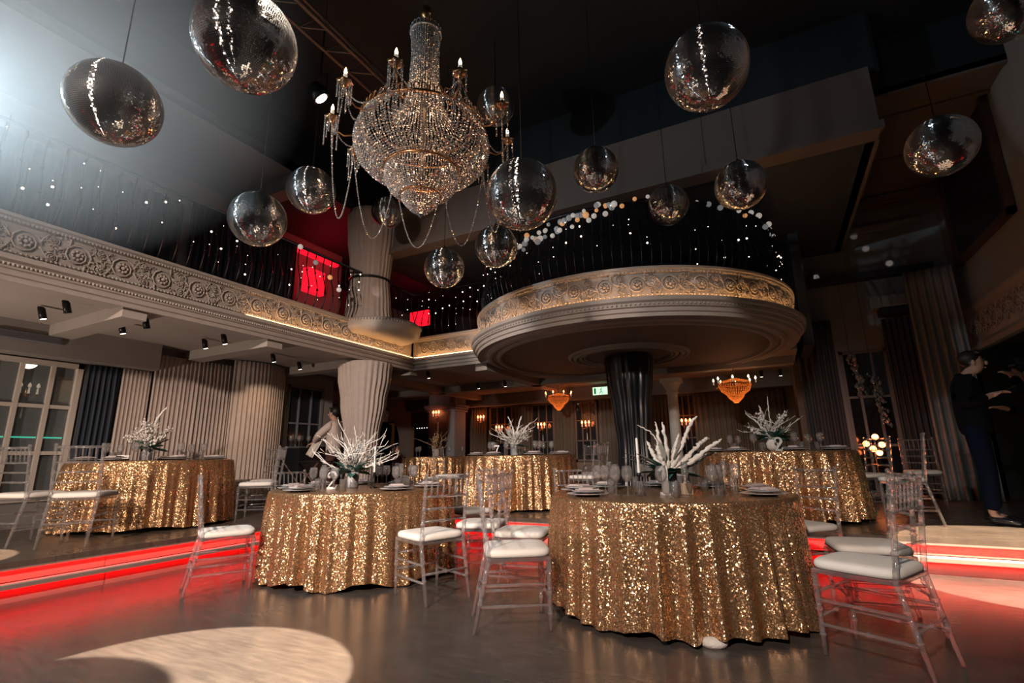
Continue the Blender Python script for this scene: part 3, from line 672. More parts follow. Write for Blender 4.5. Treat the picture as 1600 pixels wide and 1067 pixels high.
for i, (p, t, lb) in enumerate((((-1.79, 1.45, 4.86), (-2.7, 1.54, 0), 'black profile spot above the dance floor'), ((1.9, 3.0, 5.45), (1.78, 5.72, 0), 'black profile spot aimed at the right steps'), ((-4.4, .2, 5.25), (-6.05, 1.45, .3), 'black profile spot aimed at the left steps'))):
    o = empty('stage_lamp', p, label=lb, cat='spotlight')
    q = (Vector(t) - Vector(p)).to_track_quat('-Z', 'Y').to_euler()
    b = MB().lathe([(.0, .40), (.07, .39), (.09, .30), (.09, .1), (.11, .04), (.105, .04), (.085, .1), (.08, .3), (0, .32)], 16).build('housing', 'black_metal', o, True, rot=q)
    MB().tube([(0, 0, .3), (0, 0, 6.4 - p[2])], .012, 6).build('stem', 'black_metal', o)

# ---- mirror balls
def ball_meshes():
    R = .25; ts = .0105; rnd = random.Random(3); m = MB()
    n = int(PI * R / ts)
    for i in range(n):
        p0 = -PI / 2 + PI * i / n; p1 = p0 + PI / n; pm = (p0 + p1) / 2; g = .09 * PI / n
        k = max(4, round(2 * PI * R * math.cos(pm) / ts)); off = rnd.uniform(0, 6.28)
        for j in range(k):
            a0 = off + 2 * PI * j / k; a1 = a0 + 2 * PI / k; ga = .09 * 2 * PI / k
            c = []; tl = rnd.gauss(0, .00026); tz = rnd.gauss(0, .00013)
            for p, a in ((p0 + g, a0 + ga), (p0 + g, a1 - ga), (p1 - g, a1 - ga), (p1 - g, a0 + ga)):
                r = R + .0015 + (tl if p > pm else -tl) + (tz if a > a0 + .5 * (a1 - a0) else -tz)
                c.append((r * math.cos(p) * math.cos(a), r * math.cos(p) * math.sin(a), r * math.sin(p)))
            m.add(c, [(0, 1, 2, 3)])
    return m.mesh('mirror_tiles', 'mirror'), MB().ball((0, 0, 0), R - .001, 32, 20).mesh('core', 'ball_core', True), MB().lathe([(0, R + .05), (.012, R + .05), (.012, R + .025), (.035, R + .02), (.04, R - .004), (0, R - .004)], 16).mesh('cap', 'black_metal', True)
BT, BC, BCAP = ball_meshes()
BALLS = [((-3.38, 1.21, 3.21), 1, 'mirror ball fading into the pale haze at the upper left'),
 ((-2.23, 1.29, 3.20), 1, 'largest mirror ball, cut by the top edge left of the chandelier'),
 ((-4.02, 2.64, 3.23), 1, 'mirror ball just above the left gallery frieze'),
 ((-4.14, 3.29, 3.89), 1, 'mirror ball between the stage lamp and the left gallery'),
 ((-5.16, 5.58, 4.94), 1, 'small mirror ball behind the bead swags, before the upper draped column'),
 ((-3.44, 4.79, 3.37), 1, 'lowest mirror ball, right of the beige column'),
 ((-2.66, 4.74, 3.47), 1, 'mirror ball tucked below the big ball right of the chandelier'),
 ((-2.81, 5.02, 5.64), 1, 'mirror ball behind the right candles of the chandelier'),
 ((-1.39, 2.86, 2.86), 1, 'big mirror ball touching the right edge of the chandelier'),
 ((-1.42, 4.82, 4.15), 1, 'mirror ball below the brown ceiling beam, right of the chandelier'),
 ((-.85, 5.95, 4.10), 1, 'mirror ball in front of the round balcony lights'),
 ((-.01, 5.16, 3.73), 1, 'mirror ball at upper right of the round balcony'),
 ((-.11, 2.92, 3.41), 1, 'big mirror ball against the black ceiling, top right of centre'),
 ((1.54, 4.99, 3.56), 1, 'mirror ball before the framed picture on the right wall'),
 ((2.09, 4.82, 4.54), 1, 'mirror ball cut off at the top right corner')]
for i, (p, s, lb) in enumerate(BALLS):
    o = empty('mirror_ball', p, rz=i * 1.7, label=lb, cat='mirror ball', group='mirror balls hung over the dance floor')
    t = inst('mirror_tiles', BT, o); t['kind'] = 'stuff'
    inst('core', BC, o); inst('cap', BCAP, o)
    zc = 4.7 if p[1] > 6.5 else 6.4
    MB().tube([(0, 0, .30), (0, 0, zc - p[2])], .004, 5).build('cable', 'iron', o)

# ---- added narrow spots standing in for mirror ball specks on beam, walls and frieze
for src, tgt in (((-.01, 5.16, 3.47), (.62, 6.44, 4.95)), ((-.85, 5.95, 3.83), (-.85, 6.44, 4.75)), ((1.54, 4.99, 3.30), (1.75, 10.5, 4.95)), ((1.54, 4.99, 3.30), (1.9, 10.6, 4.7)), ((1.54, 4.99, 3.30), (2.2, 10.6, 4.35)), ((-.01, 5.16, 3.47), (1.05, 10.6, 4.3)), ((1.54, 4.99, 3.30), (3.0, 7.9, 4.9)), ((-.01, 5.16, 3.47), (-1.62, 5.74, 3.26)), ((-.01, 5.16, 3.47), (-1.1, 5.9, 3.12)), ((-.01, 5.16, 3.47), (-.62, 6.1, 3.15)), ((-3.44, 4.79, 3.11), (-5.95, 6.1, 4.6)), ((-3.44, 4.79, 3.11), (-5.85, 6.2, 3.9))):
    lamp('added_speck_light', 'SPOT', src, 22 * (Vector(src) - Vector(tgt)).length ** 2, (1.0, .82, .7), tgt, size=.01, angle=1.3 if (Vector(src) - Vector(tgt)).length > 3 else 4.5, blend=.7)
# ---- big crystal chandelier
BR = random.Random(99)
BROT = [Euler((BR.uniform(0, 6), BR.uniform(0, 6), BR.uniform(0, 6))).to_matrix().to_4x4() for _ in range(40)]
def beads(m, pts, r, step, h=1.3):
    acc = 0
    for i in range(len(pts) - 1):
        a, b = Vector(pts[i]), Vector(pts[i+1]); L = (b - a).length
        while acc < L: m.octa((0, 0, 0), r, Matrix.Translation(a + (b - a) * (acc / L)) @ BR.choice(BROT), 1.15); acc += step
        acc -= L
def ringpts(r, z, n, a0=0): return [(r * math.cos(a0 + 2 * PI * k / n), r * math.sin(a0 + 2 * PI * k / n), z) for k in range(n)]
CH = (-2.55, 3.18)
ch = empty('chandelier', (*CH, 3.13), label='huge basket chandelier of crystal beads with candle arms', cat='chandelier')
zz = lambda z: z - 3.13
MB().tube([(0, 0, zz(5.36)), (0, 0, zz(6.4))], .008, 6).build('chain', 'truss_metal', ch)
MB().lathe([(0, zz(5.22)), (.02, zz(5.24)), (.05, zz(5.27)), (.06, zz(5.30)), (.04, zz(5.33)), (.05, zz(5.36)), (.02, zz(5.39)), (0, zz(5.39))], 20).build('hub', 'gold', ch, True)
MB().tube([(0, 0, zz(3.5)), (0, 0, zz(5.23))], .015, 8).build('stem', 'truss_metal', ch)
def crown(name, r, z, n, hgt, mt):
    m = MB(); m.tube(ringpts(r, zz(z), 64), .012, 6, True)
    for k in range(n):
        a = 2 * PI * k / n; M = Matrix.Translation((r * math.cos(a), r * math.sin(a), zz(z) + hgt / 2)) @ Matrix.Rotation(a + PI / 2, 4, 'Z')
        m.tube([(math.cos(b) * hgt * .33, 0, math.sin(b) * hgt * .55) for b in [i * PI / 5 for i in range(10)]], .006, 4, True, M)
    return m.build(name, mt, ch, True)
crown('top_crown', .145, 5.06, 22, .06, 'crystal'); crown('rim', .56, 3.97, 56, .07, 'gold')
crown('lower_ring', .335, 3.56, 40, .03, 'gold')
MB().tube(ringpts(.45, zz(4.05), 64), .01, 5, True).build('inner_ring', 'gold', ch, True); MB().tube(ringpts(.18, zz(3.32), 40), .008, 5, True).build('bowl_ring', 'gold', ch, True)
def strandset(name, prof, n, r, step, mt='crystal'):
    m = MB()
    pr = [(a, zz(z)) for a, z in prof]
    for k in range(n):
        a = 2 * PI * k / n; beads(m, [(p * math.cos(a), p * math.sin(a), z) for p, z in pr], r, step)
    o = m.build(name, mt, ch); o['kind'] = 'stuff'; return o
strandset('neck_beads', [(.14, 5.05), (.125, 4.8), (.14, 4.5), (.19, 4.2), (.28, 4.03), (.42, 3.98)], 40, .0095, .019)
strandset('basket_beads', [(.56, 3.96), (.60, 3.88), (.61, 3.80), (.58, 3.70), (.515, 3.625), (.43, 3.58), (.34, 3.56)], 110, .0098, .0225)
strandset('basket_inner_beads', [(.55, 3.95), (.50, 3.75), (.40, 3.62), (.33, 3.57)], 60, .009, .021)
strandset('bowl_beads', [(.33, 3.55), (.325, 3.47), (.28, 3.385), (.20, 3.325)], 84, .009, .017)
strandset('tail_beads', [(.18, 3.32), (.15, 3.26), (.09, 3.195), (.03, 3.16)], 48, .0085, .016)
MB().octa((0, 0, zz(3.15)), .03, None, 1.3).octa((0, 0, zz(3.19)), .022).build('drop', 'crystal', ch)
rnd = random.Random(5)
near = math.atan2(-CH[1], -CH[0])
ARM = []
for k in range(10):
    a = near + math.radians(20 - 36 * k); R1 = .80
    arm = MB().tube([(r * math.cos(a), r * math.sin(a), zz(z)) for r, z in ((.54, 3.93), (.60, 3.86), (.69, 3.84), (.77, 3.89), (R1, 3.98))], .007, 6).build('arm', 'gold', ch, True)
    c = (R1 * math.cos(a), R1 * math.sin(a)); T = Matrix.Translation((c[0], c[1], zz(3.98)))
    MB().lathe([(.012, -.03), (.02, 0), (.05, .012), (.062, .03), (.058, .03), (.045, .018), (.0, .012)], 12, T, fn=lambda r, z, a, i: r * (1 + .12 * math.cos(6 * a))).build('drip_pan', 'crystal_amber' if 0 else 'gold', arm, True)
    MB().lathe([(.017, .015), (.017, .095), (.012, .10), (0, .10)], 10, T).build('candle', 'candle_wax', arm, True)
    MB().lathe([(.0, .10), (.013, .112), (.014, .125), (.008, .15), (0, .17)], 8, T).build('flame', 'flame', arm, True)
    m = MB()
    for j in range(6):
        b = j * PI / 3; x, y = c[0] + .055 * math.cos(b), c[1] + .055 * math.sin(b)
        beads(m, [(x, y, zz(4.0)), (x, y, zz(4.0) - rnd.uniform(.15, .32))], .0085, .0165)
    o = m.build('pan_beads', 'crystal', arm); o['kind'] = 'stuff'
    ARM.append((c, a))
for k in range(10):
    (c, a), (c2, a2) = ARM[k], ARM[(k + 1) % 10]
    for q, (p, e, sag) in enumerate((((c[0], c[1], zz(3.96)), (c2[0], c2[1], zz(3.96)), (.22 if abs(k - .5) < 2 or k == 9 else .80)), ((c[0], c[1], zz(3.97)), (.57 * math.cos((a + a2) / 2), .57 * math.sin((a + a2) / 2), zz(3.93)), .14))):
        p, e = Vector(p), Vector(e); pts = [p + (e - p) * t + Vector((0, 0, -sag * 4 * t * (1 - t))) for t in [i / 16 for i in range(17)]]
        m = MB(); beads(m, pts, .0085, .017, 1.0); o = m.build('bead_swag', 'crystal', ch); o['kind'] = 'stuff'
lamp('chandelier_light', 'POINT', (CH[0], CH[1], 4.25), 6, (1.0, .62, .36), size=.25)
lamp('chandelier_light', 'POINT', (CH[0], CH[1], 3.75), 4, (1.0, .55, .30), size=.12)

# ---- small amber chandeliers under the far gallery
def small_ch(loc, label, s=1.0):
    o = empty('chandelier', loc, label=label, cat='chandelier')
    MB().tube([(0, 0, .12), (0, 0, 2.70 - loc[2])], .008, 5).build('chain', 'truss_metal', o)
    m = MB()
    for k in range(36):
        a = 2 * PI * k / 36
        beads(m, [(r * s * math.cos(a), r * s * math.sin(a), z * s) for r, z in ((.05, .12), (.26, .06), (.28, 0), (.24, -.10), (.15, -.17), (.13, -.22), (.03, -.32))], .012 * s, .03 * s)
    b = m.build('basket_beads', 'crystal_amber', o); b['kind'] = 'stuff'
    MB().tube([(.28 * s * math.cos(a), .28 * s * math.sin(a), .02) for a in [i * PI / 16 for i in range(32)]], .012, 6, True).build('rim', 'gold', o)
    for k in range(8):
        a = 2 * PI * k / 8; x, y = .36 * s * math.cos(a), .36 * s * math.sin(a)
        arm = MB().tube([(x * .75, y * .75, 0), (x * .9, y * .9, -.04), (x, y, .03)], .008, 5).build('arm', 'gold', o)
        MB().lathe([(.011, .03), (.011, .09), (0, .09)], 8, Matrix.Translation((x, y, 0))).build('candle', 'candle_wax', arm)
        MB().lathe([(0, .09), (.016, .105), (.012, .13), (0, .15)], 8, Matrix.Translation((x, y, 0))).build('flame', 'flame_red' if s < 1 else 'flame', arm)
    return o
small_ch((-4.45, 10.9, 2.38), 'small amber chandelier left of the exit sign at the rear', .9)
small_ch((-.55, 9.98, 2.27), 'small amber chandelier right of the black column under the balcony', 1.0)
lamp('small_chandelier_light', 'POINT', (-4.45, 10.9, 2.0), 3, (1.0, .34, .10), size=.2)
lamp('small_chandelier_light', 'POINT', (-.55, 9.98, 1.9), 4, (1.0, .42, .14), size=.2)

# ---- wall sconces
def sconce(loc, rz, label, mtf='flame_red', n=3, s=1.0):
    o = empty('wall_sconce', loc, rz, label=label, cat='sconce')       # faces local -y
    MB().lathe([(0, -.14 * s), (.02 * s, -.12 * s), (.012 * s, -.04 * s), (.03 * s, 0), (.012 * s, .05 * s), (0, .08 * s)], 10).build('backplate', 'gold', o, True)
    MB().lathe([(0, -.34 * s), (.012 * s, -.30 * s), (.004, -.16 * s), (.0, -.14 * s)], 8).build('pendant', 'white_matte', o, True)
    for k in range(n):
        x = (k - (n - 1) / 2) * .09 * s
        arm = MB().tube([(0, -.01, -.02 * s), (x * .6, -.07 * s, -.05 * s), (x, -.09 * s, 0)], .006 * s, 5).build('arm', 'gold', o)
        MB().lathe([(.02 * s, 0), (.012 * s, .01 * s), (.011 * s, .07 * s), (0, .07 * s)], 8, Matrix.Translation((x, -.09 * s, 0))).build('candle', 'candle_wax', arm)
        MB().lathe([(0, .07 * s), (.022 * s, .09 * s), (.018 * s, .12 * s), (0, .15 * s)], 8, Matrix.Translation((x, -.09 * s, 0))).build('flame', mtf, arm)
    return o
for x, z, lb in ((-7.15, 2.02, 'red lit sconce on the wall left of the first rear window'), (-6.57, 1.72, 'orange lamp reflection built as a sconce before the first rear window'), (-5.32, 1.74, 'orange lamp reflection built as a sconce before the second rear window'), (-4.12, 1.74, 'orange lamp reflection built as a sconce before the third rear window'), (-1.74, 1.68, 'orange lamp reflection built as a sconce before the rear window right of the column')):  # orange ones: lamp reflections in the panes, built as solid sconces with lights
    sconce((x, WB - .12, z), 0, lb)
    lamp('sconce_light', 'POINT', (x, WB - .38, z + .08), 1.6, (1.0, .20, .05), size=.06)
sconce((-7.95, 10.9, 2.12), 0, 'red lit sconce on the grey pier at the left rear')
lamp('sconce_light', 'POINT', (-7.95, 10.6, 2.2), .6, (1.0, .10, .05), size=.05)
sconce((-9.8, 3.12, 2.06), PI / 2, 'gold candle sconce seen through the left window', 'candle_wax', 3, 1.1)
lamp('hall_light', 'POINT', (-9.2, 2.9, 2.45), 9, (1.0, .75, .5), size=.1)

o = empty('fill_lamp_housing', (-6.7, -.68, .30), label='black housing of the added fill lamp on the left platform', cat='spotlight')  # unseen housing made up for the added soffit fill
MB().lathe([(0, 0), (.12, 0), (.12, .02), (.05, .03), (.05, .1), (.10, .14), (.11, .26), (.10, .26), (.09, .16), (0, .15)], 20).build('housing', 'black_metal', o, True)
# ---- rear details
o = empty('exit_sign', (-3.6, 11.5, 2.55), label='lit green exit sign hanging under the far gallery', cat='sign')
MB().box(-.19, .19, -.03, .03, -.10, .10).build('box', 'white_paint', o)
MB().box(-.18, .18, -.036, -.03, -.09, .09).build('face', 'exit_face', o)
f = MB()
f.tube([(-.02, -.038, -.06), (.03, -.038, -.01), (.02, -.038, .035)], .010, 5); f.tube([(.03, -.038, -.01), (.06, -.038, -.03), (.05, -.038, -.07)], .008, 5); f.tube([(.02, -.038, .035), (.06, -.038, .02)], .006, 5); f.tube([(.02, -.038, .035), (-.015, -.038, .02)], .006, 5); f.ball((.03, -.038, .06), .015, 8, 6, sc=(1, .3, 1))
f.box(-.15, -.10, -.038, -.036, -.07, .07); f.build('running_figure', 'exit_mark', o)
for dx in (-.15, .15): MB().tube([(dx, 0, .10), (dx, 0, .17)], .005, 5).build('hanger', 'iron', o)
o = struct(empty('column_square', (-7.83, 11.0, 0)), 'square grey pier with moulded capital at the left rear')
MB().box(-.42, .42, -.1, .42, .3, 2.72).build('shaft', 'wall_grey', o)
for i in range(3): MB().box(-.46 - .03 * i, .46 + .03 * i, -.14 - .03 * i, .46, 2.24 + .06 * i, 2.29 + .06 * i).build('capital_moulding', 'wall_grey', o)
o = empty('pilaster_column', (-1.8, 10.7, .3), label='slim white column behind the black draped one', cat='column')
MB().lathe([(.16, 0), (.16, .1), (.115, .13), (.11, .2), (.10, 1.95)], 40, fn=lambda r, z, a, i: r + (.006 * math.cos(16 * a) if .15 < z else 0)).build('shaft', 'white_matte', o, True)
MB().lathe([(.105, 1.95), (.13, 2.0), (.115, 2.04), (.17, 2.14), (.19, 2.2)], 24).box(-.2, .2, -.2, .2, 2.2, 2.29).build('capital', 'white_matte', o)
MB().box(-.2, .2, -.2, .2, 0, .05).build('plinth', 'white_matte', o)
# lit dressing-mirror frame near the grey pier
o = empty('lit_mirror', (-8.55, 11.2, .3), label='tall mirror with bulbs round its frame at the left rear', cat='mirror')
MB().box(-.34, .34, 0, .05, 0, 1.52).build('glass', 'dark_pane', o)
MB().box(-.40, -.30, -.03, .06, 0, 1.6).box(.30, .40, -.03, .06, 0, 1.6).box(-.40, .40, -.03, .06, 1.5, 1.6).build('frame', 'black_metal', o)
m = MB()
for k in range(16): m.ball((.35, -.035, .1 + k * .09), .012, 6, 4)
for k in range(8): m.ball((-.3 + k * .085, -.035, 1.55), .012, 6, 4)
b = m.build('bulbs', 'bulb', o); b['kind'] = 'stuff'
# right wall picture, projector-like box, corner speaker bracket
o = empty('picture', (2.99, 8.9, 4.85), label='large dark framed picture on the upper right wall', cat='picture')
MB().box(-.03, 0, -.95, 1.0, -.85, .80).build('canvas', 'picture', o)
for bx in ((-.08, 0, -1.03, -.95, -.93, .88), (-.08, 0, 1.0, 1.08, -.93, .88), (-.08, 0, -1.03, 1.08, -.93, -.85), (-.08, 0, -1.03, 1.08, .80, .88)): MB().box(*bx).build('frame_bar', 'frame_bronze', o)
o = empty('ac_unit', (2.16, 10.15, 3.45), label='grey air conditioning unit below the right rear wall', cat='air conditioner')
MB().prism([(-.42, .08), (-.30, -.02), (.42, -.02), (.42, .44), (-.42, .44)], 0, .20).build('casing', 'wall_grey', o, bevel=.01)
MB().box(-.3, .4, .0, .3, -.12, 0).build('outlet', 'black_paint', o)
# bar counter behind the waiter with glasses, tray stand
o = empty('bar_counter', (-7.82, 6.70, .3), label='black draped service counter under the grey window', cat='counter')
MB().box(-.22, .22, -.44, .44, 0, .95).build('body', 'black_satin', o); MB().box(-.24, .24, -.46, .46, .95, .98).build('top', 'charcoal_cloth', o)
o = empty('tray_stand', (-6.75, 5.75, .3), rz=.3, label='folding wooden tray stand beside the bulging curtain', cat='tray stand')
for s_ in (-1, 1):
    for yv in (-.2, .2): MB().tube([(-.3 * s_, yv, 0), (.3 * s_, yv, .70)], .014, 6).build('leg', 'wood_dark', o)
MB().box(-.34, .34, -.24, .24, .70, .72).build('tray', 'black_metal', o, bevel=.005)
# ================================================================== TABLES
def cloth_mesh(seed, R=.90, H=.76, hem=.035, folds=34, amp=.04, flare=.035):
    r = random.Random(seed); NA = 400; NV = 26
    ws = [(folds + r.randint(-7, 9), r.uniform(0, 6.28), r.uniform(.5, 1)) for _ in range(5)] + [(2 * folds + r.randint(-5, 9), r.uniform(0, 6.28), r.uniform(.15, .35)) for _ in range(3)]
    hw = [(r.randint(3, 14), r.uniform(0, 6.28), r.uniform(.3, 1)) for _ in range(4)]
    prof = [(0, 0), (R * .5, 0), (R * .9, 0), (R - .02, 0), (R - .006, -.004), (R, -.015)]
    m = MB(); vs = [(0, 0, H)]; rows = []
    def ring(fn):
        base = len(vs)
        for k in range(NA):
            a = 2 * PI * k / NA; vs.append(fn(a))
        rows.append(base)
    for rad, dz in prof[1:]: ring(lambda a: (rad * math.cos(a), rad * math.sin(a), H + dz))
    for j in range(1, NV + 1):
        t = j / NV
        def fn(a):
            s = sum(c * math.sin(k * a + p + .25 * math.sin(3 * t + p)) for k, p, c in ws) / 2.2
            s = s * .75 + .5 * (1 - 2 * abs(math.sin(folds * .5 * a + ws[0][1] + 1.2 * math.sin(3 * a + ws[1][1]))))
            L = (H - .015 - hem) + .03 * sum(c * math.sin(k * a + p) for k, p, c in hw) / 2
            seam = -.006 if abs(t - .6) < .02 else 0
            rad = R + flare * t + amp * s * (t ** .55) * 1.2 + seam
            return (rad * math.cos(a), rad * math.sin(a), H - .015 - L * t)
        ring(fn)
    fs = [(0, rows[0] + k, rows[0] + (k + 1) % NA) for k in range(NA)]
    for b, c in zip(rows, rows[1:]): fs += [(b + k, c + k, c + (k + 1) % NA, b + (k + 1) % NA) for k in range(NA)]
    me = m.add(vs, fs).mesh('tablecloth', 'sequin', True)
    return me
TAB = {'1': (-.78, 4.03, 0), '2': (-3.73, 3.90, 0), 'L': (-6.92, 3.56, .3), '7': (-3.58, 7.10, .3), 'R': (-.03, 7.05, .3), 'B': (-6.25, 8.6, .3)}
TN = {'1': 'the front right table', '2': 'the front left table', 'L': 'the left rear table', '7': 'the middle rear table', 'R': 'the right rear table', 'B': 'the farthest table'}
CL = {'1': 'gold sequin cloth on the front right table, the largest in view', '2': 'gold sequin cloth on the front left table beside the light pool', 'L': 'gold sequin cloth on the left table before the beige curtains', '7': 'gold sequin cloth on the middle rear table behind the red steps', 'R': 'gold sequin cloth on the right rear table below the amber chandelier', 'B': 'dim sequin cloth on the far table by the grey pier'}
for i, k in enumerate(TAB):
    o = inst('tablecloth', cloth_mesh(40 + i, R=(.88 if k in '12' else .86), H=.765, amp=.040), None, TAB[k], (0, 0, i * .7))
    tag(o, CL[k], 'tablecloth', 'gold sequin tablecloths')
    t = empty('round_table', TAB[k], label='round banquet table under the cloth of ' + TN[k], cat='table', group='round banquet tables')
    MB().lathe([(0, .725), (.84, .725), (.85, .735), (.85, .75), (.84, .757), (0, .757)], 64).build('tabletop', 'white_matte', t)
    if k == '1': MB().ball((.335, -.785, .022), .075, 14, 8, sc=(1.1, 1, .5)).build('foot', 'white_matte', t, True)
    for q in range(4):
        a = q * PI / 2 + .25; MB().tube([(.55 * math.cos(a), .55 * math.sin(a), .725), (.66 * math.cos(a), .66 * math.sin(a), .0)], [.03, .045], 10).build('leg', 'white_matte', t)
# white pedestal foot peeping out below the hem of table 1
# ================================================================== CHAIRS
def ringed(p0, p1, r, rings, seg=8, taper=1.0):
    p0, p1 = Vector(p0), Vector(p1); prof = [(0, 1.0)]
    for t in rings: prof += [(t - .014, 1.0), (t - .006, 1.35), (t + .006, 1.35), (t + .014, 1.0)]
    prof.append((1, 1.0)); prof.sort()
    return [p0 + (p1 - p0) * t for t, _ in prof], [r * s * (1 - (1 - taper) * t) for t, s in prof]
def make_chair():
    c = empty('chiavari_chair')
    W, D = .19, .19
    MB().box(-W - .015, W + .015, -D - .012, D + .012, .405, .43).build('seat_frame', 'acrylic', c, bevel=.006)
    # cushion: rounded square pad
    vs = []; fs = []; n = 40; layers = [(.0, .430, .92), (.0, .434, .985), (0, .45, 1.0), (0, .466, .985), (0, .476, .93), (0, .481, .75), (0, .483, .4), (0, .483, 0.001)]
    for _, z, s in layers:
        for k in range(n):
            a = 2 * PI * k / n; ca, sa = math.cos(a), math.sin(a); e = .38
            vs.append((.212 * s * math.copysign(abs(ca) ** e, ca), .212 * s * math.copysign(abs(sa) ** e, sa), z))
    for j in range(len(layers) - 1):
        for k in range(n): fs.append((j * n + k, j * n + (k + 1) % n, (j + 1) * n + (k + 1) % n, (j + 1) * n + k))
    fs.append(tuple(range(n - 1, -1, -1)))
    MB().add(vs, fs).build('cushion', 'cushion', c, True)
    lg = MB(); lg.tube(*ringed((0, 0, .405), (0, .0, 0), .0165, (.15, .45, .75), taper=.72)); lme = lg.mesh('leg', 'acrylic', True)
    for s in (-1, 1): inst('leg', lme, c, (s * W, D, 0))
    bp = MB(); P, Rr = ringed((0, .0, .42), (0, -.09, 0), .0165, (.3, .6), taper=.75); P2, R2 = ringed((0, 0, .42), (0, -.055, .90), .0155, (.28, .5, .7, .92), taper=.85)
    bp.tube(P[::-1] + P2[1:], Rr[::-1] + R2[1:], 8); bp.ball((0, -.057, .915), .017, 8, 6); bme = bp.mesh('back_post', 'acrylic', True)
    for s in (-1, 1): inst('back_post', bme, c, (s * W, -D, 0))
    yb = lambda z: -D - .055 * (z - .42) / .48
    for z, nm in ((.895, 'top_rail'), (.755, 'cross_rail'), (.665, 'cross_rail'), (.575, 'cross_rail')):
        MB().tube(*ringed((-W, yb(z), z), (W, yb(z), z), .0125 if nm == 'top_rail' else .0095, (.5,) if nm != 'top_rail' else (.25, .75)), seg=7).build(nm, 'acrylic', c, True)
    sp = MB(); sp.tube(*ringed((0, 0, .758), (0, yb(.892) - yb(.758), .892), .0072, (.25, .5, .75)), seg=6); sme = sp.mesh('spindle', 'acrylic', True)
    for k in range(6): inst('spindle', sme, c, (-W + (k + 1) * 2 * W / 7, yb(.758), 0))
    for z in (.15, .27):
        for s in (-1, 1): MB().tube(*ringed((s * W, D, z), (s * W, -D - .09 * (.42 - z) / .42, z), .010, (.5,)), seg=7).build('stretcher', 'acrylic', c, True)
    for z in (.19, .31): MB().tube(*ringed((-W, D, z), (W, D, z), .010, (.5,)), seg=7).build('stretcher', 'acrylic', c, True)
    MB().tube(*ringed((-W, -D - .05, .21), (W, -D - .05, .21), .010, (.5,)), seg=7).build('stretcher', 'acrylic', c, True)
    return c
proto = make_chair()
CHAIRS = [((.36, 3.43), '1', 'clear acrylic chair at the far right front of the front right table', 0), ((.44, 4.08), '1', 'clear chair just behind the front right one at the front right table', .1), ((-1.62, 3.12), '1', 'clear chair with white pad standing left of the front right table', -.25), ((-1.90, 3.80), '1', 'clear chair tucked behind the left chair of the front right table', 0),
 ((-1.72, 4.78), '1', 'clear chair at the back left of the front right table', 0), ((.1, 4.95), '1', 'clear chair at the back right of the front right table', 0),
 ((-2.55, 3.42), '2', 'clear chair at the front right of the front left table', 0), ((-2.48, 4.12), '2', 'clear chair at the right rear of the front left table', .1), ((-4.30, 2.86), '2', 'clear chair by the red steps left of the front left table', 0), ((-4.95, 4.15), '2', 'clear chair at the back left of the front left table', .1), ((-3.2, 5.02), '2', 'clear chair behind the glasses of the front left table', 0),
 ((-5.98, 2.50), 'L', 'clear chair in front of the left rear table', 0), ((-6.55, 2.30), 'L', 'leftmost clear chair, cut by the frame near the window', 0), ((-5.98, 4.35), 'L', 'clear chair at the right of the left rear table', 0), ((-6.7, 4.80), 'L', 'clear chair behind the left rear table', 0),
 ((-2.40, 6.85), '7', 'clear chair right of the middle rear table', 0), ((-4.2, 8.15), '7', 'clear chair behind the middle rear table on its left', 0), ((-2.95, 8.15 + .02), '7', 'clear chair behind the middle rear table beside the black column', 0), ((-4.75, 6.9), '7', 'clear chair left of the middle rear table', 0),
 ((1.16, 6.85), 'R', 'clear chair right of the right rear table', 0), ((.95, 7.75), 'R', 'clear chair behind the right rear table toward the window', 0), ((1.75, 8.9), 'R', 'clear chair standing alone below the right rear window', .6)]
for i, ((x, y), t, lb, dr) in enumerate(CHAIRS):
    c = proto if i == 0 else copy_tree(proto)
    tx, ty, tz = TAB[t]; c.location = (x, y, tz)
    c.rotation_euler = (0, 0, math.atan2(ty - y, tx - x) - PI / 2 + dr)
    tag(c, lb, 'chair', 'clear acrylic banquet chairs')

# ================================================================== TABLEWARE
def lathe_mesh(name, prof, mt, seg=18): return MB().lathe(prof, seg).mesh(name, mt, True)
WG = lathe_mesh('wine_glass', [(0, 0), (.034, 0), (.034, .003), (.006, .008), (.0045, .03), (.0045, .085), (.012, .095), (.030, .112), (.039, .14), (.038, .17), (.031, .205), (.0295, .205), (.0365, .17), (.0375, .14), (.029, .115), (.010, .099), (0, .098)], 'glass')
TG = lathe_mesh('tumbler', [(0, 0), (.029, 0), (.033, .1), (.0315, .1), (.0275, .008), (0, .008)], 'glass')
FL = lathe_mesh('champagne_flute', [(0, 0), (.032, 0), (.031, .003), (.004, .008), (.004, .08), (.012, .1), (.023, .15), (.022, .23), (.021, .23), (.0218, .15), (.010, .102), (0, .1)], 'glass')
PLT = lathe_mesh('plate', [(0, 0), (.08, 0), (.085, .004), (.135, .014), (.15, .017), (.149, .02), (.13, .018), (.085, .009), (0, .008)], 'porcelain', 36)
PL2 = lathe_mesh('plate', [(0, 0), (.06, 0), (.065, .003), (.10, .012), (.115, .014), (.114, .017), (.10, .015), (.065, .007), (0, .006)], 'porcelain', 36)
rnd = random.Random(21)
def napkin_mesh():
    m = MB(); m.prism([(-.08, -.05), (.09, -.045), (.085, .05), (-.075, .055)], 0, .008); m.prism([(-.07, -.04), (.03, -.05), (.07, .04), (-.03, .05)], .008, .016); return m.mesh('napkin', 'napkin')
NAP = napkin_mesh()
PH = ['near', 'near right', 'right', 'far right', 'back right', 'back left', 'far left', 'left', 'near left']
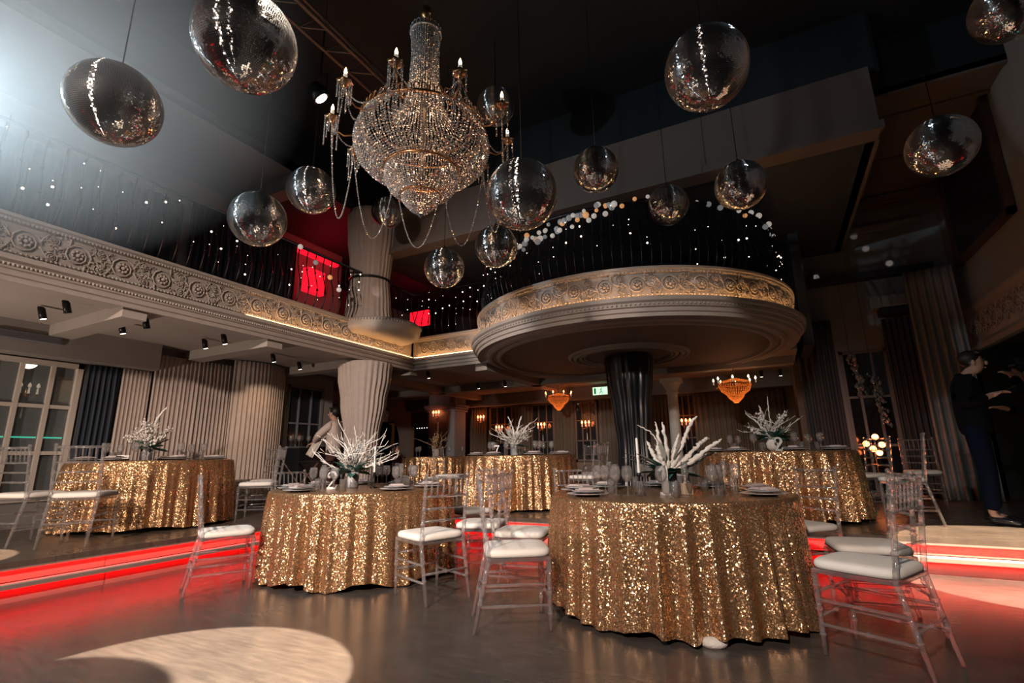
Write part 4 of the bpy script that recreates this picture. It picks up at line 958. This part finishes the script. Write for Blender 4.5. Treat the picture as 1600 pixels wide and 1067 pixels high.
def setting(t, a, glasses, plates=True):
    x0, y0, z0 = TAB[t]; z = z0 + .766
    P = lambda r, da: (x0 + r * math.cos(a + da), y0 + r * math.sin(a + da), z)
    g = 'tableware on ' + TN[t]; rel = (a - toward_cam(t)) % (2 * PI); where = '%s of %s' % (PH[int(rel / (2 * PI) * 9 + .5) % 9], TN[t])
    if plates:
        tag(inst('plate', PLT, None, P(.68, 0), (0, 0, a)), 'wide grey charger plate at the ' + where, 'plate', g)
        p = P(.68, 0); tag(inst('plate', PL2, None, (p[0], p[1], z + .0205), (0, 0, a)), 'small grey plate on the charger at the ' + where, 'plate', g)
        tag(inst('napkin', NAP, None, (p[0], p[1], z + .039), (0, 0, a + rnd.uniform(-.6, .6))), 'pink napkin on the plate at the ' + where, 'napkin', g)
    for j, gl in enumerate(glasses):
        me, nm, lb = {'w': (WG, 'wine_glass', 'clear stemmed wine glass'), 't': (TG, 'tumbler', 'clear water tumbler'), 'f': (FL, 'champagne_flute', 'slim clear flute')}[gl]
        tag(inst(nm, me, None, P(.50 - .03 * j + rnd.uniform(-.02, .02), .17 + .17 * j)), ('inner ' if j else 'outer ') + lb + ' by the ' + where, 'glass', g)
def toward_cam(t): x, y, z = TAB[t]; return math.atan2(-y, -x)
for k in range(9): setting('1', toward_cam('1') - .95 + k * 2 * PI / 9 + .02, 'wtf' if k % 2 else 'wwt', k not in (1, 2))
for k in range(9): setting('2', toward_cam('2') + .42 + k * 2 * PI / 9, ('wwt' if k % 2 else 'wtf') if k != 8 else '', k != 8)
for k in range(7): setting('L', toward_cam('L') + .3 + k * 2 * PI / 7, 'wt')
for k in range(7): setting('7', toward_cam('7') + .3 + k * 2 * PI / 7, 'ww')
for k in range(7): setting('R', toward_cam('R') + .3 + k * 2 * PI / 7, 'wt')
for k in range(5): setting('B', toward_cam('B') + .3 + k * 2 * PI / 5, 'w', False)
rr = random.Random(4)
for k in range(12):
    tag(inst('wine_glass', WG, None, (-7.82 + rr.uniform(-.16, .17), 6.30 + k * .07, 1.281)), 'clear wine glass on the black service counter', 'glass', 'glasses on the service counter')

# ---- table numbers, cards, candles
def ribbon(m, pts, ws, d):
    L = []; R = []
    for i, p in enumerate(pts):
        a = pts[max(0, i-1)]; b = pts[min(len(pts)-1, i+1)]; tx, ty = b[0]-a[0], b[1]-a[1]; n = math.hypot(tx, ty); nx, ny = -ty/n, tx/n
        L.append((p[0]+nx*ws[i]/2, p[1]+ny*ws[i]/2)); R.append((p[0]-nx*ws[i]/2, p[1]-ny*ws[i]/2))
    for i in range(len(pts)-1):
        q = [L[i], R[i], R[i+1], L[i+1]]
        vs = [(x, -d/2, z) for x, z in q] + [(x, d/2, z) for x, z in q]
        m.add(vs, [(0, 1, 2, 3), (7, 6, 5, 4), (0, 4, 5, 1), (1, 5, 6, 2), (2, 6, 7, 3), (3, 7, 4, 0)])
def num2(h):
    m = MB(); s = h
    arc_ = [(.30 + .23 * math.cos(a), .72 + .22 * math.sin(a)) for a in [PI * 1.0 - i * PI * 1.12 / 16 for i in range(17)]]
    pts = [(.10, .66)] + arc_ + [(.36, .42), (.22, .26), (.10, .09)]
    ws = [.10, .06] + [.05 + .09 * (i / 15) for i in range(16)] + [.10, .07, .06]
    ribbon(m, [(x * s, z * s) for x, z in pts], [w_ * s for w_ in ws], .025)
    ribbon(m, [(.04 * s, .055 * s), (.30 * s, .06 * s), (.54 * s, .055 * s)], [.11 * s, .11 * s, .11 * s], .025); ribbon(m, [(.52 * s, .05 * s), (.58 * s, .22 * s)], [.08 * s, .03 * s], .025)
    m.ball((.115 * s, -0, .655 * s), .07 * s, 10, 6, sc=(1, .25 / s * .05 if False else .2, 1)); return m
def num1(h):
    m = MB(); s = h
    ribbon(m, [(.27 * s, .05 * s), (.27 * s, s)], [.17 * s, .17 * s], .03); ribbon(m, [(.08 * s, .05 * s), (.48 * s, .05 * s)], [.10 * s, .10 * s], .034); ribbon(m, [(.05 * s, .82 * s), (.22 * s, .97 * s)], [.05 * s, .09 * s], .03); return m
def num7(h):
    m = MB(); s = h
    ribbon(m, [(.05 * s, .93 * s), (.55 * s, .93 * s)], [.12 * s, .12 * s], .02); ribbon(m, [(.06 * s, .98 * s), (.06 * s, .76 * s)], [.04 * s, .03 * s], .02); ribbon(m, [(.52 * s, .95 * s), (.30 * s, .5 * s), (.26 * s, .0)], [.07 * s, .11 * s, .14 * s], .02); return m
CR = math.radians(27.5)
tag(num1(.20).build('table_number', 'white_paint', None, False, (-.78, 3.72, .766), (0, 0, CR)), 'white standing numeral 1 before the vase on the front right table', 'table number')
tag(num2(.17).build('table_number', 'white_paint', None, False, (-3.90, 3.56, .766), (0, 0, CR)), 'white standing numeral 2 on the front left table', 'table number')
tag(num7(.15).build('table_number', 'white_paint', None, False, (-3.80, 6.65, 1.066), (0, 0, CR)), 'small white numeral 7 on the platform table', 'table number')
tag(num2(.16).build('table_number', 'white_paint', None, False, (-.02, 6.72, 1.066), (0, 0, CR)), 'white curled numeral before the vase on the right rear table', 'table number')
def giftbox(loc, s, label, mt='kraft'):
    o = empty('gift_box', loc, CR + .2, label=label, cat='box'); MB().box(-s/2, s/2, -s/3, s/3, 0, s * 1.1).build('body', mt, o, bevel=.002)
    MB().tube([(-s*.3, 0, s*1.1), (-s*.2, 0, s*1.35), (0, 0, s*1.1), (s*.2, 0, s*1.35), (s*.3, 0, s*1.1)], .004, 5).build('handle', 'white_matte', o)
giftbox((-.60, 3.82, .766), .07, 'small kraft gift box beside the number 1')
tag(MB().box(-.07, .07, -.01, .01, 0, .06).build('place_card', 'white_paint', None, False, (-6.72, 3.1, 1.067), (-.15, 0, CR)), 'white folded card before the vase on the left rear table', 'card')
def candle(loc, label, h=.26):
    o = empty('candlestick', loc, label=label, cat='candle')
    MB().lathe([(0, 0), (.038, 0), (.036, .008), (.010, .015), (.008, .05), (.016, .06), (.008, .07), (.007, .12), (.017, .13), (.015, .15), (0, .15)], 14).build('holder', 'black_metal', o, True)
    MB().lathe([(.010, .14), (.009, .14 + h), (.004, .145 + h), (0, .145 + h)], 10).build('taper', 'white_paint', o, True)
candle((-.93, 3.80, .766), 'tall white taper candle left of the number 1')
candle((-3.56, 3.84, .766), 'tall white taper candle right of the vase on the front left table')

# ---- flower arrangements
def leaf(m, base, tip, w_, up=(0, 0, 1)):
    b, t = Vector(base), Vector(tip); d = t - b; n = d.cross(Vector(up)); n = n.normalized() if n.length > 1e-5 else Vector((1, 0, 0))
    u = n.cross(d).normalized() * w_ * .25
    vs = [b, b + d * .35 + n * w_ / 2 + u, b + d * .7 + n * w_ * .4 + u, t, b + d * .7 - n * w_ * .4 + u, b + d * .35 - n * w_ / 2 + u, b + d * .5]
    m.add(vs, [(0, 1, 6), (1, 2, 6), (2, 3, 6), (3, 4, 6), (4, 5, 6), (5, 0, 6)])
def bez(pts, n=10):
    out = []
    P = [Vector(p) for p in pts]; P = [P[0]] + P + [P[-1]]
    for i in range(1, len(P) - 2):
        for j in range(n):
            t = j / n; a, b, c, d = P[i-1], P[i], P[i+1], P[i+2]
            out.append(.5 * ((2*b) + (c-a)*t + (2*a-5*b+4*c-d)*t*t + (3*b-a-3*c+d)*t**3))
    return out + [P[-2]]
def arrangement(loc, rz, label, vase, branches=(), fan=0, green=20, pale=8, seed=1, fanlen=.4, bm='white_matte', s=1.0, fluff=0):
    r = random.Random(seed)
    o = empty('flower_arrangement', loc, rz, label=label, cat='flowers')
    vh = .15
    if vase == 'cyl': MB().lathe([(0, 0), (.052, 0), (.055, .01), (.055, vh), (.05, vh), (.05, .02), (0, .02)], 24).build('vase', 'porcelain', o, True)
    elif vase == 'round': MB().lathe([(0, 0), (.04, 0), (.075, .04), (.08, .09), (.05, .14), (.055, .15), (.048, .15), (0, .1)], 24).build('vase', 'white_matte', o, True)
    for bpts, rad in branches:
        pts = bez(bpts, 12); n = len(pts); pts = [p + Vector((r.uniform(-.005, .005), r.uniform(-.005, .005), r.uniform(-.004, .004))) for p in pts]
        MB().tube(pts, [rad * (.6 + .5 * math.sin(PI * min(1, .25 + .8 * i / n))) * (1 + r.uniform(-.35, .35)) * (1 if i < n - 2 else .5) for i in range(n)], 7).build('branch', bm, o, True)
    for k in range(fan):
        a = r.uniform(0, 2 * PI); e = r.uniform(.25, 1.35); L = fanlen * r.uniform(.6, 1.0) * s
        d = Vector((math.cos(a) * math.cos(e), math.sin(a) * math.cos(e) * .8, math.sin(e)))
        p0 = Vector((0, 0, vh)); mid = p0 + d * L * .5 + Vector((r.uniform(-.07, .07), r.uniform(-.07, .07), r.uniform(-.03, .06))); e1 = p0 + d * L + Vector((r.uniform(-.10, .10), r.uniform(-.10, .10), r.uniform(-.06, .08)))
        m = MB(); pts = bez([p0, mid, e1], 5); n = len(pts); m.tube(pts, [.006 * (1.15 - i / n) + .0015 for i in range(n)], 5)
        for q in range(5):
            b = pts[2 + q * 2]; m.tube([b, b + (d + Vector((r.uniform(-.9, .9), r.uniform(-.9, .9), r.uniform(-.3, .6)))).normalized() * .07 * s], [.004, .002], 4)
        m.build('branch', bm, o, True)
    for k in range(fluff):
        a = r.uniform(0, 2 * PI); e = r.uniform(.3, 1.4); L = fanlen * r.uniform(.5, .95)
        d = Vector((math.cos(a) * math.cos(e), math.sin(a) * math.cos(e), math.sin(e))); c = Vector((0, 0, vh)) + d * L * .75
        m = MB()
        for q in range(26):
            z = d * r.uniform(-.09, .09) + Vector((r.uniform(-1, 1), r.uniform(-1, 1), r.uniform(-1, 1))) * .03
            m.octa(c + z, .014 * s, None, 1.5)
        m.tube([(0, 0, vh), c], .003, 4); m.build('plume', bm, o, True)
    for k in range(green + pale):
        a = r.uniform(0, 2 * PI); e = r.uniform(-.25, .55) if k < green else r.uniform(.2, 1.1); L = r.uniform(.12, .23) * s if k < green else r.uniform(.12, .28) * s
        d = Vector((math.cos(a) * math.cos(e), math.sin(a) * math.cos(e), math.sin(e)))
        b = Vector((0, 0, vh)) + d * (.02 if k < green else .10)
        m = MB(); leaf(m, b, b + d * L, (r.uniform(.055, .095) if k < green else r.uniform(.03, .05)) * s); m.build('leaf', 'leaf' if k < green else 'leaf_pale', o, True)
    return o
B0 = (0, 0, .14)
arrangement((-.74, 3.95, .766), CR, 'tall white branches over dark leaves in the vase on the front right table', 'cyl', [
    ([B0, (-.05, 0, .30), (-.10, 0, .43), (-.21, 0, .50)], .006), ([B0, (-.035, .03, .33), (-.065, .03, .53)], .014), ([B0, (-.01, -.03, .33), (-.03, -.03, .52)], .014),
    ([B0, (.06, .02, .30), (.10, 0, .44)], .011), ([B0, (.09, -.02, .30), (.17, -.03, .48), (.24, -.03, .56)], .014), ([B0, (.14, 0, .25), (.26, 0, .36), (.34, .03, .40)], .016),
    ([B0, (.16, -.03, .22), (.30, -.04, .32), (.41, -.03, .385)], .016), ([B0, (.17, .04, .19), (.30, .05, .26), (.39, .05, .29)], .011), ([B0, (-.09, .02, .25), (-.13, .05, .38)], .016), ([B0, (-.06, -.04, .24), (-.09, -.05, .36)], .016)], green=34, pale=12, seed=3)
arrangement((-3.80, 3.80, .766), CR, 'white coral-like branches with teal leaves on the front left table', 'cyl', [([B0, (.02, 0, .4), (-.02, 0, .62)], .005), ([B0, (.10, 0, .36), (.2, .02, .55)], .006)], fan=46, green=22, pale=3, seed=8, fanlen=.46, fluff=2)
arrangement((-6.92, 3.45, 1.066), CR, 'cream plumes with one long curved branch on the left rear table', 'cyl', [([B0, (.03, 0, .36), (.07, 0, .52), (.17, 0, .66)], .014), ([B0, (-.12, 0, .22), (-.24, 0, .30)], .008)], fan=10, green=22, pale=6, seed=12, fluff=12)
arrangement((-3.60, 6.95, 1.066), CR, 'pale grey antler-like branches on the middle rear table', 'cyl', [([B0, (-.02, 0, .4), (-.10, 0, .60)], .012), ([B0, (.06, 0, .42), (.12, 0, .60)], .012), ([B0, (.14, 0, .36), (.26, 0, .50)], .010)], fan=26, green=6, pale=10, seed=15, fanlen=.4, fluff=3)
arrangement((-.03, 6.92, 1.066), CR, 'grey branches above dark leaves in a round vase on the right rear table', 'round', [([B0, (0, 0, .4), (.0, 0, .66)], .007), ([B0, (-.06, 0, .36), (-.12, 0, .56)], .012), ([B0, (-.14, 0, .32), (-.3, 0, .46)], .010)], fan=18, green=30, pale=8, seed=18, fanlen=.38, fluff=5)
arrangement((-6.15, 8.4, 1.066), CR, 'dried golden plumes in a vase on the far table', 'cyl', [([B0, (.02, 0, .4), (.03, 0, .72)], .005)], fan=14, green=4, pale=2, seed=22, fanlen=.36, fluff=6, bm='dried')
# clear cone stand with amber lamp by the right rear window
o = empty('lamp_stand', (1.35, 9.6, .3), label='slim stand with clustered amber globes before the right rear window', cat='lamp')
MB().lathe([(0, 0), (.14, 0), (.13, .02), (.015, .03), (.012, .85), (0, .86)], 16).build('stand', 'black_metal', o, True)
for i, (x, z) in enumerate(((-.10, .86), (.03, .96), (-.02, .78), (.10, .84), (.05, .72))): MB().ball((x, -.05, z), .045, 10, 8).build('globe', 'flame_red', o, True)
lamp('lamp_stand_light', 'POINT', (1.35, 9.35, 1.15), 3, (1.0, .3, .08), size=.08)
for i, (x, z, L) in enumerate(((1.35, 2.72, .75), (1.62, 2.35, .9))):
    o = empty('hanging_ornament', (x, 10.42, z), label=['upper glittering glass ornament hung before the right rear window', 'lower glittering glass ornament hung before the right rear window'][i], cat='ornament')
    MB().tube([(0, 0, 0), (0, 0, 4.1 - z)], .003, 4).build('cord', 'iron', o)
    m = MB(); q = random.Random(30 + i)
    for k in range(60): m.octa((q.uniform(-.07, .07) + .1 * k / 60, q.uniform(-.05, .05), -L * k / 60), q.uniform(.012, .03), None, 1.8)
    b = m.build('crystals', 'crystal', o); b['kind'] = 'stuff'
# ================================================================== PEOPLE
def skin(name, verts, edges, mt, parent, root=0, sub=2):
    # verts: (x, y, z, rx, ry); grows one continuous surface along the edges
    me = bpy.data.meshes.new(name); me.from_pydata([v[:3] for v in verts], edges, []); me.update()
    o = bpy.data.objects.new(name, me); COL.objects.link(o)
    md = o.modifiers.new('skin', 'SKIN'); md.use_smooth_shade = True
    sv = me.skin_vertices[0].data
    for i, v in enumerate(verts): sv[i].radius = (v[3], v[4] if len(v) > 4 else v[3]); sv[i].use_root = (i == root)
    sb = o.modifiers.new('sub', 'SUBSURF'); sb.levels = sub; sb.render_levels = sub
    dg = bpy.context.evaluated_depsgraph_get(); m2 = bpy.data.meshes.new_from_object(o.evaluated_get(dg))
    o.modifiers.clear(); o.data = m2; m2.materials.clear(); m2.materials.append(MAT[mt]); m2.polygons.foreach_set('use_smooth', [True] * len(m2.polygons))
    o.parent = parent; return o
def figure(loc, rz, label, arms, head=(.06, 0, 1.60), bow=.0, top='black_suit', legs='navy_trousers', hair=True, h=1.0, cap=False, group=None):
    """arms: for left(+y) and right(-y): elbow, wrist, palm direction (local, facing +x)"""
    p = empty('person', loc, rz, label=label, cat='person'); p.scale = (h, h, h)
    V = []; E = []
    def v(x, y, z, r, r2=None): V.append((x, y, z, r, r2 or r)); return len(V) - 1
    def chain(a, *pts):
        for q in pts: b = v(*q); E.append((a, b)); a = b
        return a
    pel = v(0, 0, .95, .075, .09); sp = chain(pel, (0, 0, 1.12, .075, .10), (.0, 0, 1.30, .09, .13)); nb = chain(sp, (.0, 0, 1.42, .075, .09))
    hx, hy, hz = head
    nk = chain(nb, (hx * .5, 0, 1.50, .055)); jaw = chain(nk, (hx + .012, hy, hz - .06, .062, .058)); sk = chain(jaw, (hx, hy, hz + .02, .088, .074)); chain(sk, (hx - .015 - bow * .02, hy, hz + .105, .060, .055))
    hands = []
    for s, (el, wr, pd) in zip((1, -1), arms):
        sh = chain(sp, (0, s * .165, 1.385, .06)); e = chain(sh, (*el, .042)); wv = chain(e, (*wr, .026))
        d = Vector(pd).normalized(); W = Vector(wr); side = d.cross(Vector((0, 0, 1))).normalized() if abs(d.z) < .9 else Vector((0, 1, 0)); nrm = side.cross(d)
        pc = W + d * .055; pv = chain(wv, (*pc, .032, .017))
        hands.append((pc, d, side))
        for k in range(4):
            off = side * (.024 - .016 * k) ; L = (.072, .082, .076, .060)[k]
            b = pc + d * .035 + off; t1 = b + d * L * .55 - nrm * .006; t2 = t1 + (d * .75 - nrm * .6).normalized() * L * .5
            chain(pv, (*b, .0105), (*t1, .009), (*t2, .0075))
        th = pc + side * .034 - d * .01; chain(pv, (*th, .012), (*(th + (d + side * .5).normalized() * .035), .010), (*(th + (d - side * .2).normalized() * .065), .0085))
    for s in (1, -1):
        hp = chain(pel, (0, s * .09, .90, .085)); kn = chain(hp, (.02, s * .10, .50, .055)); an = chain(kn, (-.01, s * .105, .09, .036)); chain(an, (.09, s * .11, .045, .032), (.16, s * .115, .035, .026))
    skin('body', V, E, 'skin', p)
    # face and hair
    f = MB(); f.ball((hx + .088, hy, hz - .005), .014, 8, 6, sc=(1.1, .8, 1.7)); f.ball((hx + .075, hy, hz - .052), .012, 8, 5, sc=(.8, 1.7, .6))
    for s in (1, -1): f.ball((hx - .005, hy + s * .076, hz), .022, 8, 6, sc=(.8, .4, 1.4))
    f.build('face_features', 'skin', p, True)
    for s in (1, -1):
        MB().ball((hx + .078, hy + s * .030, hz + .022), .010, 8, 6).build('eye', 'hair', p, True); MB().ball((hx + .084, hy + s * .030, hz + .045), .012, 8, 4, sc=(.6, 1.6, .4)).build('eyebrow', 'hair', p, True)
    if hair:
        hm = MB(); hm.ball((hx - .036, hy, hz + .052), .094, 20, 14, sc=(1.0, .88, .95)); hm.ball((hx + .038, hy, hz + .112), .036, 10, 8, sc=(1.1, 1.4, .7)); hm.build('hair', 'hair', p, True)
    # clothes
    V = []; E = []
    pel = v(0, 0, .82, .138, .172); sp = chain(pel, (0, 0, .96, .145, .17), (-.01, 0, 1.12, .15, .17), (-.01, 0, 1.30, .155, .185)); chain(sp, (0, 0, 1.43, .095, .115), (hx * .25, 0, 1.475, .07))
    for s, (el, wr, pd) in zip((1, -1), arms):
        sh = chain(sp, (0, s * .17, 1.385, .082)); e = chain(sh, (*el, .062)); W = Vector(wr); Ed = Vector(el); q = Ed + (W - Ed) * .92; chain(e, (*q, .042))
    skin('jacket' if top != 'shirt_white' else 'shirt', V, E, top, p)
    V = []; E = []
    top_ = v(0, 0, 1.03, .10, .135); pel = chain(top_, (0, 0, .94, .112, .145))
    for s in (1, -1): chain(pel, (0, s * .085, .86, .100), (.02, s * .10, .50, .078), (0, s * .105, .12, .068))
    skin('trousers', V, E, legs, p)
    for s in (1, -1):
        V = []; E = []; a = v(-.05, s * .105, .05, .042, .045); chain(a, (.03, s * .11, .05, .045), (.12, s * .115, .04, .042, .036), (.19, s * .12, .032, .030, .026)); skin('shoe', V, E, 'phone', p)
    return p, hands
pA, hA = figure((1.90, 7.0, .30), CR - .8, 'person in dark jacket and navy trousers looking down at a phone', [((-.04, .24, 1.14), (.15, .10, 1.24), (1, -.45, .35)), ((-.04, -.24, 1.14), (.16, -.10, 1.23), (1, .45, .35))], head=(.10, 0, 1.575), h=1.05)
o = empty('phone', (1.90 + .31 * math.cos(CR - .8), 7.0 + .31 * math.sin(CR - .8), .3 + 1.275 * 1.05), CR - .8, label='dark phone held in both hands by the person at the right', cat='phone')
MB().box(-.075, .075, -.036, .036, 0, .009).build('body', 'phone', o, bevel=.003, rot=(0, -.5, 0)); MB().box(-.068, .068, -.032, .032, .0091, .0095).build('screen', 'porcelain', o, rot=(0, -.5, 0))
pB, hB = figure((2.58, 7.55, .30), CR + PI - .35, 'person in black raising a hand to the forehead at the right edge', [((.20, .30, 1.32), (.16, .10, 1.55), (.3, -.8, .5)), ((.02, -.24, 1.13), (.2, -.1, 1.2), (1, .2, .2))], head=(.05, 0, 1.56), legs='black_suit')
pC, hC = figure((-7.10, 6.58, .30), CR + PI - .1, 'waiter in white shirt and dark apron half hidden by the beige column', [((.18, .28, 1.18), (.34, .10, 1.06), (1, -.2, -.4)), ((.16, -.30, 1.24), (.32, -.16, 1.10), (1, .2, -.4))], head=(.05, 0, 1.58), top='shirt_white', legs='apron', h=.98)
tw = curtain_mb(.13, -.34, 0, 2, .018, 77).build('towel', 'white_matte', None, True, (-7.27, 6.40, 1.40), (0, .5, CR)); tag(tw, 'white towel hanging from the arm of the waiter', 'towel')
pD, hD = figure((-6.60, 7.33, .30), CR - 1.2, 'waiter in black with a yellow cloth over the shoulder behind the column', [((.0, .24, 1.13), (.12, .24, .95), (1, 0, -.6)), ((.0, -.24, 1.13), (.2, -.2, 1.05), (1, 0, 0))], top='black_suit', legs='black_suit', h=.98)
sc_ = curtain_mb(.12, .95, 1.42, 2, .015, 78).build('shoulder_cloth', 'yellow_cloth', pD, True, (.10, .13, 0), (0, 0, 1.2))
lamp('right_bar_light', 'POINT', (3.6, 8.3, .45), 3, (.05, .75, .5), size=.2)

# ================================================================== HAZE lit by the moving head
m = bpy.data.materials.new('haze'); m.use_nodes = True; nt = m.node_tree; nt.nodes.clear(); N = nt.nodes.new; L = nt.links.new
out = N('ShaderNodeOutputMaterial'); vs = N('ShaderNodeVolumeScatter'); vs.inputs['Color'].default_value = (.93, .97, 1, 1); vs.inputs['Anisotropy'].default_value = .0
tc = N('ShaderNodeTexCoord'); gt = N('ShaderNodeTexGradient'); gt.gradient_type = 'SPHERICAL'; L(tc.outputs['Object'], gt.inputs['Vector'])
mu = N('ShaderNodeMath'); mu.operation = 'MULTIPLY'; mu.inputs[1].default_value = .30; L(gt.outputs['Fac'], mu.inputs[0]); L(mu.outputs[0], vs.inputs['Density']); L(vs.outputs[0], out.inputs['Volume'])
MAT['haze'] = m
hz = MB().ball((0, 0, 0), 1.0, 32, 20).build('haze', 'haze', None, True, (-4.75, .5, 4.0)); hz.scale = (2.75, 2.4, 1.55)
tag(hz, 'pale bluish haze glowing at the upper left', 'haze', kind='stuff')
